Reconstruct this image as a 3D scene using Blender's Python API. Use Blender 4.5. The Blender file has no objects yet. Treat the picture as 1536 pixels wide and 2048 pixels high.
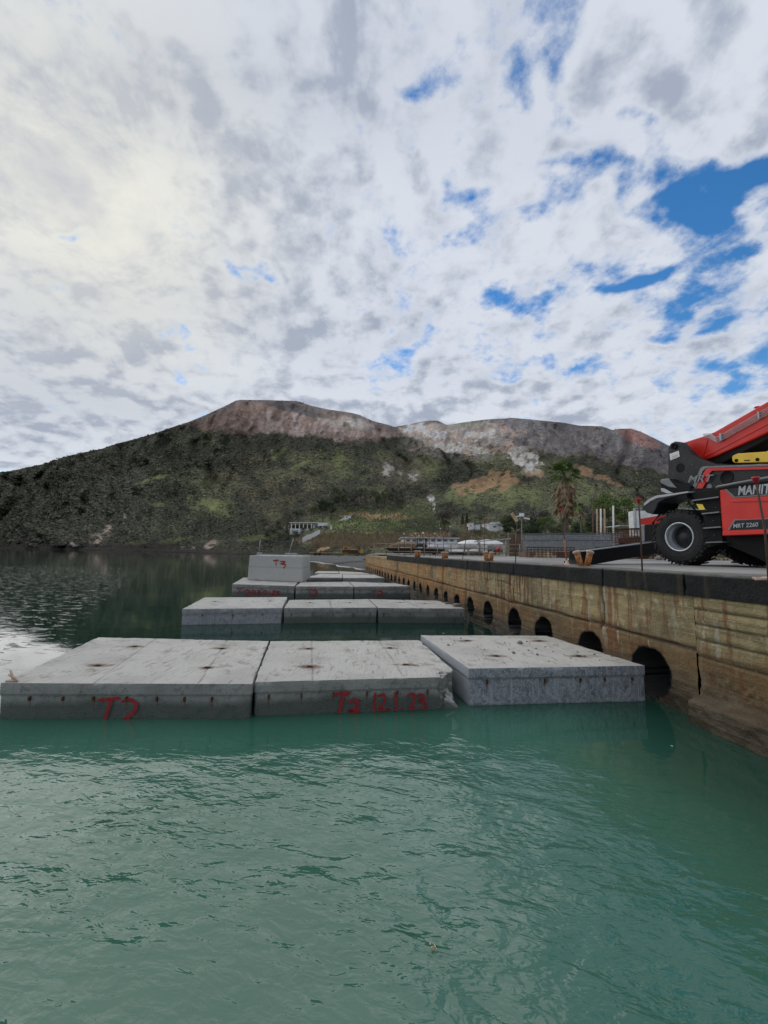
import bpy, bmesh, math, random
import numpy as np
from mathutils import Vector, Matrix
random.seed(7)
rng = np.random.default_rng(11)
SC = bpy.context.scene
COL = SC.collection
R = math.radians
# ------------------------------------------------------------------ camera model
F = 800.0; CX, CY = 768.0, 1024.0
H = 1.9                      # camera above the water
PITCH = math.atan(80 / F); ROLL = 0.014
fw = np.array([0, math.cos(PITCH), math.sin(PITCH)])
r0 = np.array([1.0, 0, 0]); u0 = np.cross(r0, fw)
rt = r0 * math.cos(ROLL) + u0 * math.sin(ROLL)
up = np.cross(rt, fw)
CAM = np.array([0, 0, H])
cd = bpy.data.cameras.new('camera'); cam = bpy.data.objects.new('camera', cd); COL.objects.link(cam)
cd.sensor_fit = 'VERTICAL'; cd.sensor_height = 24; cd.lens = 24 * F / 2048
cd.clip_start = 0.05; cd.clip_end = 20000
cam.matrix_world = Matrix(((rt[0], up[0], -fw[0], 0), (rt[1], up[1], -fw[1], 0), (rt[2], up[2], -fw[2], H), (0, 0, 0, 1)))
SC.camera = cam
def ray(u, v):
    d = fw * F + rt * (u - CX) - up * (v - CY)
    return d / np.linalg.norm(d)
def at(u, v, z=0.0):         # point of the horizontal plane z seen at a place of the photograph
    d = ray(u, v); t = (z - H) / d[2]
    return CAM + d * t
def atY(u, v, Y):
    d = ray(u, v); return CAM + d * (Y / d[1])
def horizon(u):
    lo, hi = 900, 1300
    for _ in range(40):
        m = (lo + hi) / 2
        if ray(u, m)[2] > 0: lo = m
        else: hi = m
    return lo
# quay frame: s along the quay, w away from the camera across it
VPU = 633.0
q = ray(VPU, horizon(VPU)); QD = np.array([q[0], q[1], 0]); QD /= np.linalg.norm(QD)
QN = np.array([QD[1], -QD[0], 0])
def Q(s, w, z): return QD * s + QN * w + np.array([0, 0, z])
def onW(u, v, w):            # (s, z) on the upright plane w
    d = ray(u, v); t = w / float(d @ QN); return t * float(d @ QD), H + t * d[2]
def onV(u, v, P0, P1):       # on the upright plane through two points
    e = P1 - P0; n = np.array([-e[1], e[0], 0]); n /= np.linalg.norm(n)
    d = ray(u, v); t = float((P0 - CAM) @ n) / float(d @ n); return CAM + d * t
W0 = 4.48; DECK = H * (1 - 0.106)
# ------------------------------------------------------------------ noise
_tab = np.random.default_rng(3).random(65536)
def _h(i, j, k): return _tab[(i * 73856093 ^ j * 19349663 ^ k * 83492791) & 65535]
def vnoise(p):
    p = np.asarray(p, float); i = np.floor(p).astype(np.int64); f = p - i; f = f * f * (3 - 2 * f)
    x, y, z = i[..., 0], i[..., 1], i[..., 2]; a, b, c = f[..., 0], f[..., 1], f[..., 2]
    def L(p_, q_, t): return p_ + (q_ - p_) * t
    return L(L(L(_h(x, y, z), _h(x + 1, y, z), a), L(_h(x, y + 1, z), _h(x + 1, y + 1, z), a), b),
             L(L(_h(x, y, z + 1), _h(x + 1, y, z + 1), a), L(_h(x, y + 1, z + 1), _h(x + 1, y + 1, z + 1), a), b), c)
def fbm(p, o=4):
    p = np.asarray(p, float); s = 0; a = .5; t = 0
    for k in range(o):
        s = s + a * vnoise(p * 2 ** k + 17.3 * k); t += a; a *= .5
    return s / t
def sm(a, b, x): 
    t = np.clip((x - a) / (b - a), 0, 1); return t * t * (3 - 2 * t)
# ------------------------------------------------------------------ materials
MATS = {}
class NT:
    def __init__(s, nt): s.nt = nt; s.n = nt.nodes; s.l = nt.links
    def add(s, t, **k):
        n = s.n.new(t)
        for a, b in k.items(): setattr(n, a, b)
        return n
    def put(s, sock, v):
        if isinstance(v, bpy.types.NodeSocket): s.l.new(v, sock)
        elif v is not None: sock.default_value = v
    def m(s, op, a, b=None, c=None, clamp=False):
        n = s.add('ShaderNodeMath', operation=op, use_clamp=clamp)
        s.put(n.inputs[0], a); s.put(n.inputs[1], b); s.put(n.inputs[2], c); return n.outputs[0]
    def vm(s, op, a, b=None, sc=None):
        n = s.add('ShaderNodeVectorMath', operation=op); s.put(n.inputs[0], a); s.put(n.inputs[1], b)
        if sc is not None: s.put(n.inputs['Scale'], sc)
        return n.outputs['Value'] if op in ('DOT_PRODUCT', 'LENGTH', 'DISTANCE') else n.outputs[0]
    def noise(s, vec, scale, detail=4, rough=.55, dist=0.0, out=0):
        n = s.add('ShaderNodeTexNoise'); s.put(n.inputs['Vector'], vec); s.put(n.inputs['Scale'], scale)
        s.put(n.inputs['Detail'], detail); s.put(n.inputs['Roughness'], rough); s.put(n.inputs['Distortion'], dist)
        return n.outputs[out]
    def ramp(s, f, a, b, lo=0.0, hi=1.0):
        n = s.add('ShaderNodeMapRange', interpolation_type='SMOOTHSTEP'); s.put(n.inputs[0], f)
        n.inputs[1].default_value = a; n.inputs[2].default_value = b; n.inputs[3].default_value = lo; n.inputs[4].default_value = hi
        return n.outputs[0]
    def mix(s, f, a, b):
        n = s.add('ShaderNodeMix', data_type='RGBA'); s.put(n.inputs[0], f)
        s.put(n.inputs[6], rgba(a)); s.put(n.inputs[7], rgba(b)); return n.outputs[2]
    def mapv(s, vec, scale=(1, 1, 1), rot=(0, 0, 0)):
        n = s.add('ShaderNodeMapping'); s.put(n.inputs[0], vec); n.inputs['Scale'].default_value = scale; n.inputs['Rotation'].default_value = rot
        return n.outputs[0]
    def attr(s, name, fac=True):
        n = s.add('ShaderNodeAttribute', attribute_name=name); return n.outputs['Fac'] if fac else n.outputs['Color']
    def bump(s, h, strength=.5, dist=.02, nrm=None):
        n = s.add('ShaderNodeBump'); s.put(n.inputs['Height'], h); n.inputs['Strength'].default_value = strength
        n.inputs['Distance'].default_value = dist; s.put(n.inputs['Normal'], nrm); return n.outputs[0]
def rgba(c):
    if isinstance(c, (tuple, list)): return (c[0], c[1], c[2], 1.0)
    return c
def newmat(name):
    m = bpy.data.materials.new(name); m.use_nodes = True; t = NT(m.node_tree)
    b = t.n.get('Principled BSDF'); MATS[name] = m; return m, t, b
def pos(t): return t.add('ShaderNodeNewGeometry').outputs['Position']
def objc(t): return t.add('ShaderNodeTexCoord').outputs['Object']
def sepz(t, v, i=2):
    n = t.add('ShaderNodeSeparateXYZ'); t.put(n.inputs[0], v); return n.outputs[i]
def simple(name, c1, c2=None, scale=6, rough=.6, metal=0.0, bump=0.0, bscale=30, spec=.5, coat=0.0, c3=None, detail=5):
    m, t, b = newmat(name); v = objc(t)
    c2 = c2 or tuple(x * .7 for x in c1)
    f = t.ramp(t.noise(v, scale, detail, .6), .35, .65)
    c = t.mix(f, c1, c2)
    if c3: c = t.mix(t.ramp(t.noise(v, scale * 3.1, 6, .65), .54, .62), c, c3)
    t.put(b.inputs['Base Color'], c)
    t.put(b.inputs['Roughness'], t.m('ADD', rough - .08, t.m('MULTIPLY', t.noise(v, scale * 2, 3), .16)))
    b.inputs['Metallic'].default_value = metal; b.inputs['Specular IOR Level'].default_value = spec
    b.inputs['Coat Weight'].default_value = coat
    if bump: t.put(b.inputs['Normal'], t.bump(t.noise(v, bscale, 5, .6), bump, .02))
    return m
# ------------------------------------------------------------------ objects
def tag(o, label=None, cat=None, group=None, kind=None):
    if label: o['label'] = label
    if cat: o['category'] = cat
    if group: o['group'] = group
    if kind: o['kind'] = kind
    return o
def empty(name, loc, label=None, cat=None, group=None):
    o = bpy.data.objects.new(name, None); COL.objects.link(o); o.location = [float(x) for x in loc]; o.empty_display_size = .2
    return tag(o, label, cat, group)
def rootloc(p):
    while p.parent: p = p.parent
    return np.array(p.location)
def obj(name, V, Fc, mat, parent=None, smooth=False, attrs=None, origin=None):
    V = np.array(V, float).reshape(-1, 3)
    if parent is not None: V = V - rootloc(parent)
    elif origin is not None: V = V - np.array(origin)
    me = bpy.data.meshes.new(name)
    if isinstance(Fc, np.ndarray):
        n, k = Fc.shape; me.vertices.add(len(V)); me.vertices.foreach_set('co', V.ravel())
        me.loops.add(n * k); me.loops.foreach_set('vertex_index', Fc.ravel().astype(np.int32))
        me.polygons.add(n); me.polygons.foreach_set('loop_start', np.arange(0, n * k, k, dtype=np.int32))
        me.update(calc_edges=True)
    else:
        me.from_pydata([tuple(x) for x in V], [], [tuple(f) for f in Fc]); me.update()
    if attrs:
        for k, a in attrs.items():
            a = np.asarray(a, float)
            if a.ndim == 1:
                at_ = me.attributes.new(k, 'FLOAT', 'POINT'); at_.data.foreach_set('value', a)
            else:
                at_ = me.color_attributes.new(k, 'FLOAT_COLOR', 'POINT'); at_.data.foreach_set('color', np.c_[a, np.ones(len(a))].ravel())
    me.materials.append(mat if not isinstance(mat, str) else MATS[mat])
    if smooth: me.polygons.foreach_set('use_smooth', [True] * len(me.polygons))
    o = bpy.data.objects.new(name, me); COL.objects.link(o)
    if parent is not None: o.parent = parent
    elif origin is not None: o.location = [float(x) for x in origin]
    return o
def copy_tree(o, parent=None):
    c = o.copy(); COL.objects.link(c)
    if parent is not None: c.parent = parent
    for ch in list(o.children): copy_tree(ch, c)
    return c
class MB:                    # collects shapes, builds one mesh
    def __init__(s): s.V = []; s.F = []
    def raw(s, V, Fc):
        b = len(s.V); s.V += [np.array(v, float) for v in V]; s.F += [tuple(b + i for i in f) for f in Fc]; return s
    def hexa(s, P):          # 8 points: bottom 4 ccw, top 4
        return s.raw(P, [(3, 2, 1, 0), (4, 5, 6, 7), (0, 1, 5, 4), (1, 2, 6, 5), (2, 3, 7, 6), (3, 0, 4, 7)])
    def box(s, c, ax, ay, az, bev=0.0):   # centre and half-axis vectors
        c, ax, ay, az = [np.array(k, float) for k in (c, ax, ay, az)]
        if not bev:
            return s.hexa([c - ax - ay - az, c + ax - ay - az, c + ax + ay - az, c - ax + ay - az, c - ax - ay + az, c + ax - ay + az, c + ax + ay + az, c - ax + ay + az])
        bm = bmesh.new(); bmesh.ops.create_cube(bm, size=2)
        L = [np.linalg.norm(k) for k in (ax, ay, az)]
        for v in bm.verts: v.co = Vector((v.co.x * L[0], v.co.y * L[1], v.co.z * L[2]))
        bmesh.ops.bevel(bm, geom=bm.edges[:], offset=min(bev, min(L) * .9), segments=2, affect='EDGES', profile=.6)
        bm.verts.index_update(); E = [ax / L[0], ay / L[1], az / L[2]]
        s.raw([c + E[0] * v.co.x + E[1] * v.co.y + E[2] * v.co.z for v in bm.verts], [[v.index for v in f.verts] for f in bm.faces]); bm.free(); return s
    def bx(s, x0, x1, y0, y1, z0, z1, bev=0.0):
        return s.box(((x0 + x1) / 2, (y0 + y1) / 2, (z0 + z1) / 2), ((x1 - x0) / 2, 0, 0), (0, (y1 - y0) / 2, 0), (0, 0, (z1 - z0) / 2), bev)
    def tube(s, pts, r, n=8, cap=True):
        pts = [np.array(p, float) for p in pts]; rs = r if isinstance(r, (list, tuple)) else [r] * len(pts)
        b = len(s.V); prev = None
        for i, p in enumerate(pts):
            t = pts[min(i + 1, len(pts) - 1)] - pts[max(i - 1, 0)]; t = t / (np.linalg.norm(t) + 1e-9)
            if prev is None: a = np.cross(t, [0, 0, 1]) if abs(t[2]) < .9 else np.cross(t, [1, 0, 0])
            else: a = prev - t * (prev @ t)
            a = a / np.linalg.norm(a); prev = a; c = np.cross(t, a)
            for k in range(n):
                g = 2 * math.pi * k / n; s.V.append(p + (a * math.cos(g) + c * math.sin(g)) * rs[i])
        for i in range(len(pts) - 1):
            for k in range(n):
                k2 = (k + 1) % n; s.F.append((b + i * n + k, b + i * n + k2, b + (i + 1) * n + k2, b + (i + 1) * n + k))
        if cap: s.F.append(tuple(b + k for k in range(n))[::-1]); s.F.append(tuple(b + (len(pts) - 1) * n + k for k in range(n)))
        return s
    def lathe(s, c, axis, prof, n=24):    # prof: (radius, offset along axis)
        c = np.array(c, float); axis = np.array(axis, float); axis /= np.linalg.norm(axis)
        a = np.cross(axis, [0, 0, 1]); 
        if np.linalg.norm(a) < .1: a = np.array([1.0, 0, 0])
        a /= np.linalg.norm(a); d = np.cross(axis, a); b = len(s.V)
        for rr, off in prof:
            for k in range(n):
                g = 2 * math.pi * k / n; s.V.append(c + axis * off + (a * math.cos(g) + d * math.sin(g)) * rr)
        for i in range(len(prof) - 1):
            for k in range(n):
                k2 = (k + 1) % n; s.F.append((b + i * n + k, b + i * n + k2, b + (i + 1) * n + k2, b + (i + 1) * n + k))
        return s
    def prism(s, pts, off):  # closed outline of 3D points and an extrusion vector
        pts = [np.array(p, float) for p in pts]; n = len(pts); off = np.array(off, float)
        return s.raw(pts + [p + off for p in pts], [tuple(range(n)), tuple(range(2 * n - 1, n - 1, -1))] + [(i, i + n, (i + 1) % n + n, (i + 1) % n) for i in range(n)])
    def build(s, name, mat, parent=None, smooth=False, origin=None, bevel=0.0):
        o = obj(name, s.V, s.F, mat, parent, smooth, None, origin)
        bm = bmesh.new(); bm.from_mesh(o.data); bmesh.ops.recalc_face_normals(bm, faces=bm.faces[:]); bm.to_mesh(o.data); bm.free()
        if bevel:
            md = o.modifiers.new('bevel', 'BEVEL'); md.width = bevel; md.segments = 2; md.limit_method = 'ANGLE'; md.angle_limit = R(40)
        return o
def text(name, body, size, P, xdir, nrm, mat, parent, shear=0.0, bold=0.0, depth=.002, sx=1.0, align='LEFT'):
    cu = bpy.data.curves.new(name, 'FONT'); cu.body = body; cu.size = size; cu.shear = shear; cu.offset = bold; cu.extrude = depth; cu.align_x = align
    cu.space_character = 1.0
    o = bpy.data.objects.new('tmp', cu); COL.objects.link(o)
    me = bpy.data.meshes.new_from_object(o); bpy.data.objects.remove(o)
    x = np.array(xdir, float); x /= np.linalg.norm(x); z = np.array(nrm, float); z /= np.linalg.norm(z); y = np.cross(z, x)
    V = [np.array(P) + x * v.co.x * sx + y * v.co.y + z * v.co.z for v in me.vertices]
    Fc = [tuple(p.vertices) for p in me.polygons]
    return obj(name, V, Fc, mat, parent)
# ------------------------------------------------------------------ sky, clouds and light
SUN_U, SUN_V = 170, 400
sd = ray(SUN_U, SUN_V); SUN_EL = math.asin(sd[2]); SUN_AZ = math.atan2(sd[0], sd[1])
w = bpy.data.worlds.new('World'); SC.world = w; w.use_nodes = True
t = NT(w.node_tree)
for n in list(t.n): t.n.remove(n)
gen = t.add('ShaderNodeTexCoord').outputs['Generated']
sky = t.add('ShaderNodeTexSky'); sky.sky_type = 'NISHITA'; sky.sun_disc = False; sky.sun_elevation = SUN_EL; sky.sun_rotation = SUN_AZ
sky.air_density = 1.0; sky.dust_density = 0.0; sky.ozone_density = 2.5
dirv = t.vm('NORMALIZE', gen)
dz = sepz(t, dirv)
den = t.m('ADD', t.m('MAXIMUM', dz, 0.0), .34)
cmb = t.add('ShaderNodeCombineXYZ'); t.put(cmb.inputs[0], t.m('DIVIDE', sepz(t, dirv, 0), den)); t.put(cmb.inputs[1], t.m('DIVIDE', sepz(t, dirv, 1), den))
P = cmb.outputs[0]
def cp(u, v):
    d = ray(u, v); return np.array([d[0] / (d[2] + .34), d[1] / (d[2] + .34)])
def blob(u, v, ru, rv, ang=0, soft=1.0):     # elliptical bias on the cloud layer
    c = cp(u, v); a = math.radians(ang)
    e1 = cp(u + ru * math.cos(a), v + ru * math.sin(a)) - c; e2 = cp(u - rv * math.sin(a), v + rv * math.cos(a)) - c
    M = np.linalg.inv(np.array([e1, e2]).T)
    df = t.vm('SUBTRACT', Pw, (c[0], c[1], 0))
    x = t.vm('DOT_PRODUCT', df, (M[0, 0], M[0, 1], 0)); y = t.vm('DOT_PRODUCT', df, (M[1, 0], M[1, 1], 0))
    r2 = t.m('ADD', t.m('MULTIPLY', x, x), t.m('MULTIPLY', y, y))
    return t.m('EXPONENT', t.m('MULTIPLY', r2, -1.0))
wz = t.add('ShaderNodeTexNoise'); t.put(wz.inputs['Vector'], P); wz.inputs['Scale'].default_value = 2.2; wz.inputs['Detail'].default_value = 5
warp = t.vm('SCALE', t.vm('SUBTRACT', wz.outputs['Color'], (.5, .5, .5)), sc=.44)
Pw = t.vm('ADD', P, warp)
# holes: (u, v, ru, rv, angle, amount)
HOLES = [(1450, 285, 165, 60, -12, .42), (1330, 385, 90, 40, 25, .30), (1560, 260, 140, 100, 0, .30), (1180, 70, 40, 150, 12, .42), (1080, 150, 42, 80, 20, .34), (1250, 225, 46, 75, 20, .32), (1060, 60, 50, 50, 0, .22),
         (1150, 355, 80, 34, 25, .30), (1480, 520, 100, 20, -15, .24), (1250, 560, 90, 18, -20, .30), (1055, 615, 56, 26, 10, .34), (312, 462, 66, 34, 35, .44), (95, 425, 36, 44, 50, .36),
         (850, 330, 44, 70, 25, .30), (470, 535, 44, 16, 20, .26), (690, 592, 50, 18, 20, .28), (590, 665, 50, 16, 20, .30), (525, 556, 36, 16, 10, .28), (935, 400, 36, 24, 0, .26), (1430, 770, 50, 16, 10, .20), (1330, 690, 90, 16, -5, .22), (1500, 700, 70, 14, -10, .18),
         (975, 590, 34, 22, 0, .24), (830, 160, 34, 34, 0, .16), (1120, 430, 34, 34, 0, .18), (1180, 760, 70, 16, 0, .14), (130, 760, 70, 16, 10, .12), (1250, 500, 330, 330, 0, .045), (1400, 720, 260, 60, 0, .05)]
hole = None
for u, v, ru, rv, an, am in HOLES:
    g = t.m('MULTIPLY', blob(u, v, ru, rv, an), am); hole = g if hole is None else t.m('ADD', hole, g)
FILL = [(40, 800, 220, 110, 0, .24), (1480, 600, 160, 60, 0, .08), (350, 150, 600, 260, 0, .20), (350, 640, 480, 160, 0, .17), (950, 810, 600, 40, 0, .10), (1420, 110, 200, 90, -20, .16), (1230, 460, 130, 45, 0, .10)]
fill = None
for u, v, ru, rv, an, am in FILL:
    g = t.m('MULTIPLY', blob(u, v, ru, rv, an), am); fill = g if fill is None else t.m('ADD', fill, g)
Ps = t.mapv(P, (1, 1, 1), (0, 0, 0))
nbig = t.noise(t.vm('ADD', Pw, (3.1, 1.7, 0)), 1.3, 2, .5)
nmed = t.noise(t.vm('ADD', Pw, (7.7, 2.2, .4)), 3.8, 10, .55)
nfin = t.noise(t.vm('ADD', P, (1.1, 5.2, .7)), 16.0, 6, .62)
n5 = t.noise(t.vm('ADD', P, (2.1, 3.2, 1.7)), 8.0, 8, .58)
def cen(x, k): return t.m('MULTIPLY', t.m('SUBTRACT', x, .5), k)
dens = t.m('ADD', t.m('ADD', cen(nbig, .5), cen(nmed, 1.45)), t.m('ADD', cen(nfin, .40), cen(n5, 1.05)))
dens = t.m('ADD', t.m('SUBTRACT', t.m('ADD', dens, fill), t.m('MULTIPLY', hole, .95)), .60)
alpha = t.ramp(dens, .24, .56)
sp = cp(SUN_U, SUN_V)
ts_ = t.vm('SUBTRACT', (sp[0], sp[1], 0), P); tosun = t.vm('SCALE', t.vm('NORMALIZE', ts_), sc=t.ramp(t.vm('LENGTH', ts_), .05, .5))
def field(off):
    A_ = t.vm('ADD', Pw, off) if off is not None else Pw; B_ = t.vm('ADD', P, off) if off is not None else P
    return t.m('ADD', t.noise(t.vm('ADD', A_, (4.4, 9.2, 2.0)), 6.0, 8, .50), t.m('MULTIPLY', t.noise(t.vm('ADD', B_, (1.4, 2.2, 5.0)), 15.0, 6, .55), .60))
f0 = field(None); f1 = field(t.vm('SCALE', tosun, sc=.055))
lit = t.m('SUBTRACT', f1, f0)                                # more cloud towards the sun means shade
thick = t.ramp(t.m('ADD', f0, t.m('MULTIPLY', lit, 2.0)), .62, 1.20)
thick = t.m('MULTIPLY', thick, t.ramp(dens, .40, .72))
GREYS = [(300, 120, 500, 170, 10, .20), (120, 640, 300, 200, 10, .16), (800, 130, 520, 220, 15, .20), (330, 620, 420, 90, 8, .26), (150, 820, 330, 70, 8, .32), (100, 80, 260, 110, 20, .22), (950, 770, 300, 40, 0, .10), (1350, 650, 240, 50, 0, .14)]
gb = None
for u, v, ru, rv, an, am in GREYS:
    g = t.m('MULTIPLY', blob(u, v, ru, rv, an), am); gb = g if gb is None else t.m('ADD', gb, g)
thick = t.m('MULTIPLY', t.m('MINIMUM', t.m('ADD', thick, gb), 1.0), t.m('ADD', .45, t.m('MULTIPLY', t.m('ADD', n5, nmed), .5)), clamp=True)
cosd = t.vm('DOT_PRODUCT', dirv, tuple(sd)); glow = t.m('POWER', t.m('MAXIMUM', cosd, 0.0), 26.0); glow2 = t.m('POWER', t.m('MAXIMUM', cosd, 0.0), 70.0)
white = t.mix(glow, (.72, .765, .85), (.86, .85, .76))
grey = t.mix(glow, (.34, .395, .505), (.54, .56, .60))
ccol = t.mix(t.m('MULTIPLY', thick, .88), white, grey)
hsv = t.add('ShaderNodeHueSaturation'); hsv.inputs['Saturation'].default_value = 1.3; hsv.inputs['Value'].default_value = 1.0; t.put(hsv.inputs['Color'], sky.outputs[0])
bs = t.add('ShaderNodeBackground'); t.put(bs.inputs[0], hsv.outputs[0]); bs.inputs[1].default_value = .15
bc = t.add('ShaderNodeBackground'); t.put(bc.inputs[0], ccol); t.put(bc.inputs[1], t.m('ADD', .96, t.m('MULTIPLY', glow2, .08)))
mx = t.add('ShaderNodeMixShader'); t.put(mx.inputs[0], alpha); t.l.new(bs.outputs[0], mx.inputs[1]); t.l.new(bc.outputs[0], mx.inputs[2])
wo = t.add('ShaderNodeOutputWorld'); t.l.new(mx.outputs[0], wo.inputs[0])
ld = bpy.data.lights.new('sun', 'SUN'); ld.energy = 1.4; ld.angle = R(92); ld.color = (1, .95, .86)
lo = bpy.data.objects.new('sun', ld); COL.objects.link(lo)
lo.rotation_euler = Vector(tuple(-sd)).to_track_quat('-Z', 'Y').to_euler()
SC.view_settings.view_transform = 'Standard'; SC.view_settings.look = 'None'; SC.view_settings.exposure = 0; SC.view_settings.gamma = 1
SC.render.engine = 'CYCLES'
SC.cycles.use_denoising = True
SC.cycles.max_bounces = 8; SC.cycles.transparent_max_bounces = 12; SC.cycles.caustics_reflective = False; SC.cycles.caustics_refractive = False
# ------------------------------------------------------------------ water
m, t, b = newmat('sea_water'); p = pos(t)
# turbid green body, glossy skin, a little see-through near the surface
p2 = t.mapv(p, (1, 1, 1), (0, 0, R(12)))
n1 = t.noise(t.mapv(p2, (.8, 1.5, 1)), 2.3, 4, .5, .4)
n2 = t.noise(t.mapv(p2, (1.0, 2.0, 1)), 7.0, 3, .5, .5)
n3 = t.noise(t.mapv(p2, (.16, .34, 1)), 1.0, 3, .5)
px = sepz(t, p, 0); py = sepz(t, p, 1)
leftm = t.m('MULTIPLY', t.m('MULTIPLY', t.ramp(t.m('ADD', px, t.m('MULTIPLY', py, .50)), -2.0, -7.0), t.ramp(n3, .28, .48)), t.m('MULTIPLY', t.ramp(py, 3.0, 8.0), t.ramp(py, 45.0, 9.0, .03, .55)))   # wind ripple away from the quay's lee
lee = t.ramp(px, 3.2, .5, .10, 1.0)
far_ = t.ramp(t.m('ADD', py, t.m('MULTIPLY', n3, 1.2)), 3.9, 5.4, 1.0, .03)
calm = t.ramp(t.noise(t.mapv(p, (.4, .4, 1)), 1.0, 3, .5), .35, .65, .45, 1.0)
amp = t.m('ADD', t.m('MULTIPLY', t.m('MULTIPLY', calm, far_), lee), t.m('MULTIPLY', leftm, .12))
hh = t.m('ADD', t.m('ADD', t.m('MULTIPLY', n1, 1.0), t.m('MULTIPLY', n2, .32)), t.m('MULTIPLY', n3, 1.6))
hh = t.m('ADD', t.m('MULTIPLY', hh, amp), t.m('MULTIPLY', t.m('MULTIPLY', t.ramp(t.noise(t.mapv(p2, (.8, 2.0, 1)), 2.6, 4, .55, .6), .57, .72), leftm), 1.4))
bn = t.bump(hh, 1.0, .075)
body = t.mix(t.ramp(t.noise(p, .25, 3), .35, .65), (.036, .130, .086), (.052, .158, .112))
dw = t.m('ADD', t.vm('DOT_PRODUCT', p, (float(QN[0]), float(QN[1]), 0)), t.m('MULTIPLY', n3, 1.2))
body = t.mix(t.ramp(t.m('MAXIMUM', t.ramp(dw, 2.4, 4.6, 0, .62), t.ramp(t.m('ADD', py, n3), 4.6, 7.0)), 0, 1), body, (.007, .032, .022))  # shade and dark reflection by quay and near blocks, painted into the body colour
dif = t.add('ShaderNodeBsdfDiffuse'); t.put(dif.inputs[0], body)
trn = t.add('ShaderNodeBsdfTransparent'); trn.inputs[0].default_value = (.55, .85, .72, 1)
m1 = t.add('ShaderNodeMixShader'); m1.inputs[0].default_value = .12; t.l.new(dif.outputs[0], m1.inputs[1]); t.l.new(trn.outputs[0], m1.inputs[2])
gl = t.add('ShaderNodeBsdfGlossy'); gl.inputs['Roughness'].default_value = .03; gl.inputs[0].default_value = (1, 1, 1, 1); t.put(gl.inputs['Normal'], bn)
fr = t.add('ShaderNodeFresnel'); fr.inputs[0].default_value = 1.52; t.put(fr.inputs['Normal'], bn)
m2 = t.add('ShaderNodeMixShader'); t.l.new(fr.outputs[0], m2.inputs[0]); t.l.new(m1.outputs[0], m2.inputs[1]); t.l.new(gl.outputs[0], m2.inputs[2])
t.l.new(m2.outputs[0], t.n['Material Output'].inputs[0])
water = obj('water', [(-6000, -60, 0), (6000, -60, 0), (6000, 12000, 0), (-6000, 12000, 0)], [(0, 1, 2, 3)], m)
tag(water, kind='structure')
m = simple('sea_floor', (.05, .10, .08), (.03, .07, .055), 1.0, .9)
sb = obj('seabed', [(-6000, -60, -3), (6000, -60, -3), (6000, 12000, -3), (-6000, 12000, -3)], [(0, 1, 2, 3)], m); tag(sb, kind='structure')
# ------------------------------------------------------------------ the hills
SKY = [(-400, 1010), (-200, 985), (0, 945), (39, 938.6), (91, 927), (130, 914), (166, 905), (202, 898), (234, 887), (260, 880.6), (300, 869.5), (326, 861), (378, 843.5), (411, 830), (446, 814), (472, 801), (482, 799.5), (528, 800), (593, 802), (625, 812), (658, 819), (700, 825), (717, 829), (746, 842), (778, 850), (789, 854), (825, 847), (858, 841), (875, 841), (894, 850), (925, 845), (971, 839), (1008, 837), (1025, 835.5), (1075, 840), (1125, 845), (1158, 851), (1204, 852.5), (1225, 860), (1237, 857.5), (1262, 857), (1283, 864), (1308, 876), (1333, 889), (1400, 925), (1500, 965), (1620, 1000), (1900, 1040), (2300, 1080)]
BASE = [(-400, 1090), (-200, 1092), (0, 1096), (150, 1098.5), (300, 1103), (400, 1105.5), (480, 1108), (560, 1109), (620, 1107.5), (720, 1106.5), (800, 1107), (1000, 1110), (1200, 1113), (1536, 1119), (1900, 1126), (2300, 1132)]
DB = [(-400, 700), (0, 520), (150, 380), (300, 255), (400, 215), (480, 180), (560, 135), (700, 105), (800, 88), (1000, 76), (1536, 70), (2300, 80)]
DT = [(-400, 700), (0, 760), (250, 820), (480, 1050), (780, 1000), (830, 1180), (1000, 1280), (1200, 1250), (1333, 1350), (1536, 1200), (2300, 700)]
def itp(tab, x): return np.interp(x, [a for a, b in tab], [b for a, b in tab])
us = np.concatenate([np.arange(-400, -40, 8.0), np.arange(-40, 1600, 2.0), np.arange(1600, 2300, 12.0)])
NR = 270
ts = np.linspace(0, 1, NR) ** .92
U, T = np.meshgrid(us, ts, indexing='ij')
VS = itp(SKY, U); VB = itp(BASE, U); DBu = itp(DB, U); DTu = itp(DT, U)
V = VB + (VS - VB) * T
cl = (np.abs(U - 60) < 1e9)
ex = np.where(U < 500, .85, 1.15)
D = DBu + (DTu - DBu) * T ** (.85 + .35 * sm(420, 620, U))
# ravines and spurs running down the slope, then lumps
wrp = fbm(np.stack([U / 160, T * 3, U * 0 + 5], -1), 3) - .5
g1 = np.abs(fbm(np.stack([U / 95 + wrp * 1.4 + T * .5, T * 1.1, U * 0 + 1], -1), 4) - .5) * 2
g2 = np.abs(fbm(np.stack([U / 34 + wrp * 2, T * 3.2, U * 0 + 8], -1), 3) - .5) * 2
g3 = fbm(np.stack([U / 14, T * 16, U * 0 + 3], -1), 4) - .5
edge = sm(0, .04, T)
D = D + edge * (D * .24 * (.35 - g1) + D * .10 * (.3 - g2) + D * .08 * g3)
# broad valley between the two summits, bowl of the pale landslip
D = D + edge * D * .12 * np.exp(-((U - 792) / 40) ** 2) * T
hz = np.array([horizon(x) for x in us])[:, None]
dd = fw[None, None] * F + rt * (U[..., None] - CX) - up * (V[..., None] - CY)
HP = CAM + dd * (D / dd[..., 1])[..., None]
def terr(u, v):              # point of the hillside seen at (u, v)
    i = int(np.clip(np.searchsorted(us, u), 1, len(us) - 1)); col = V[i]; D_ = D[i]
    d = float(np.interp(-v, -col, D_)); return atY(u, v, d)
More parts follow.
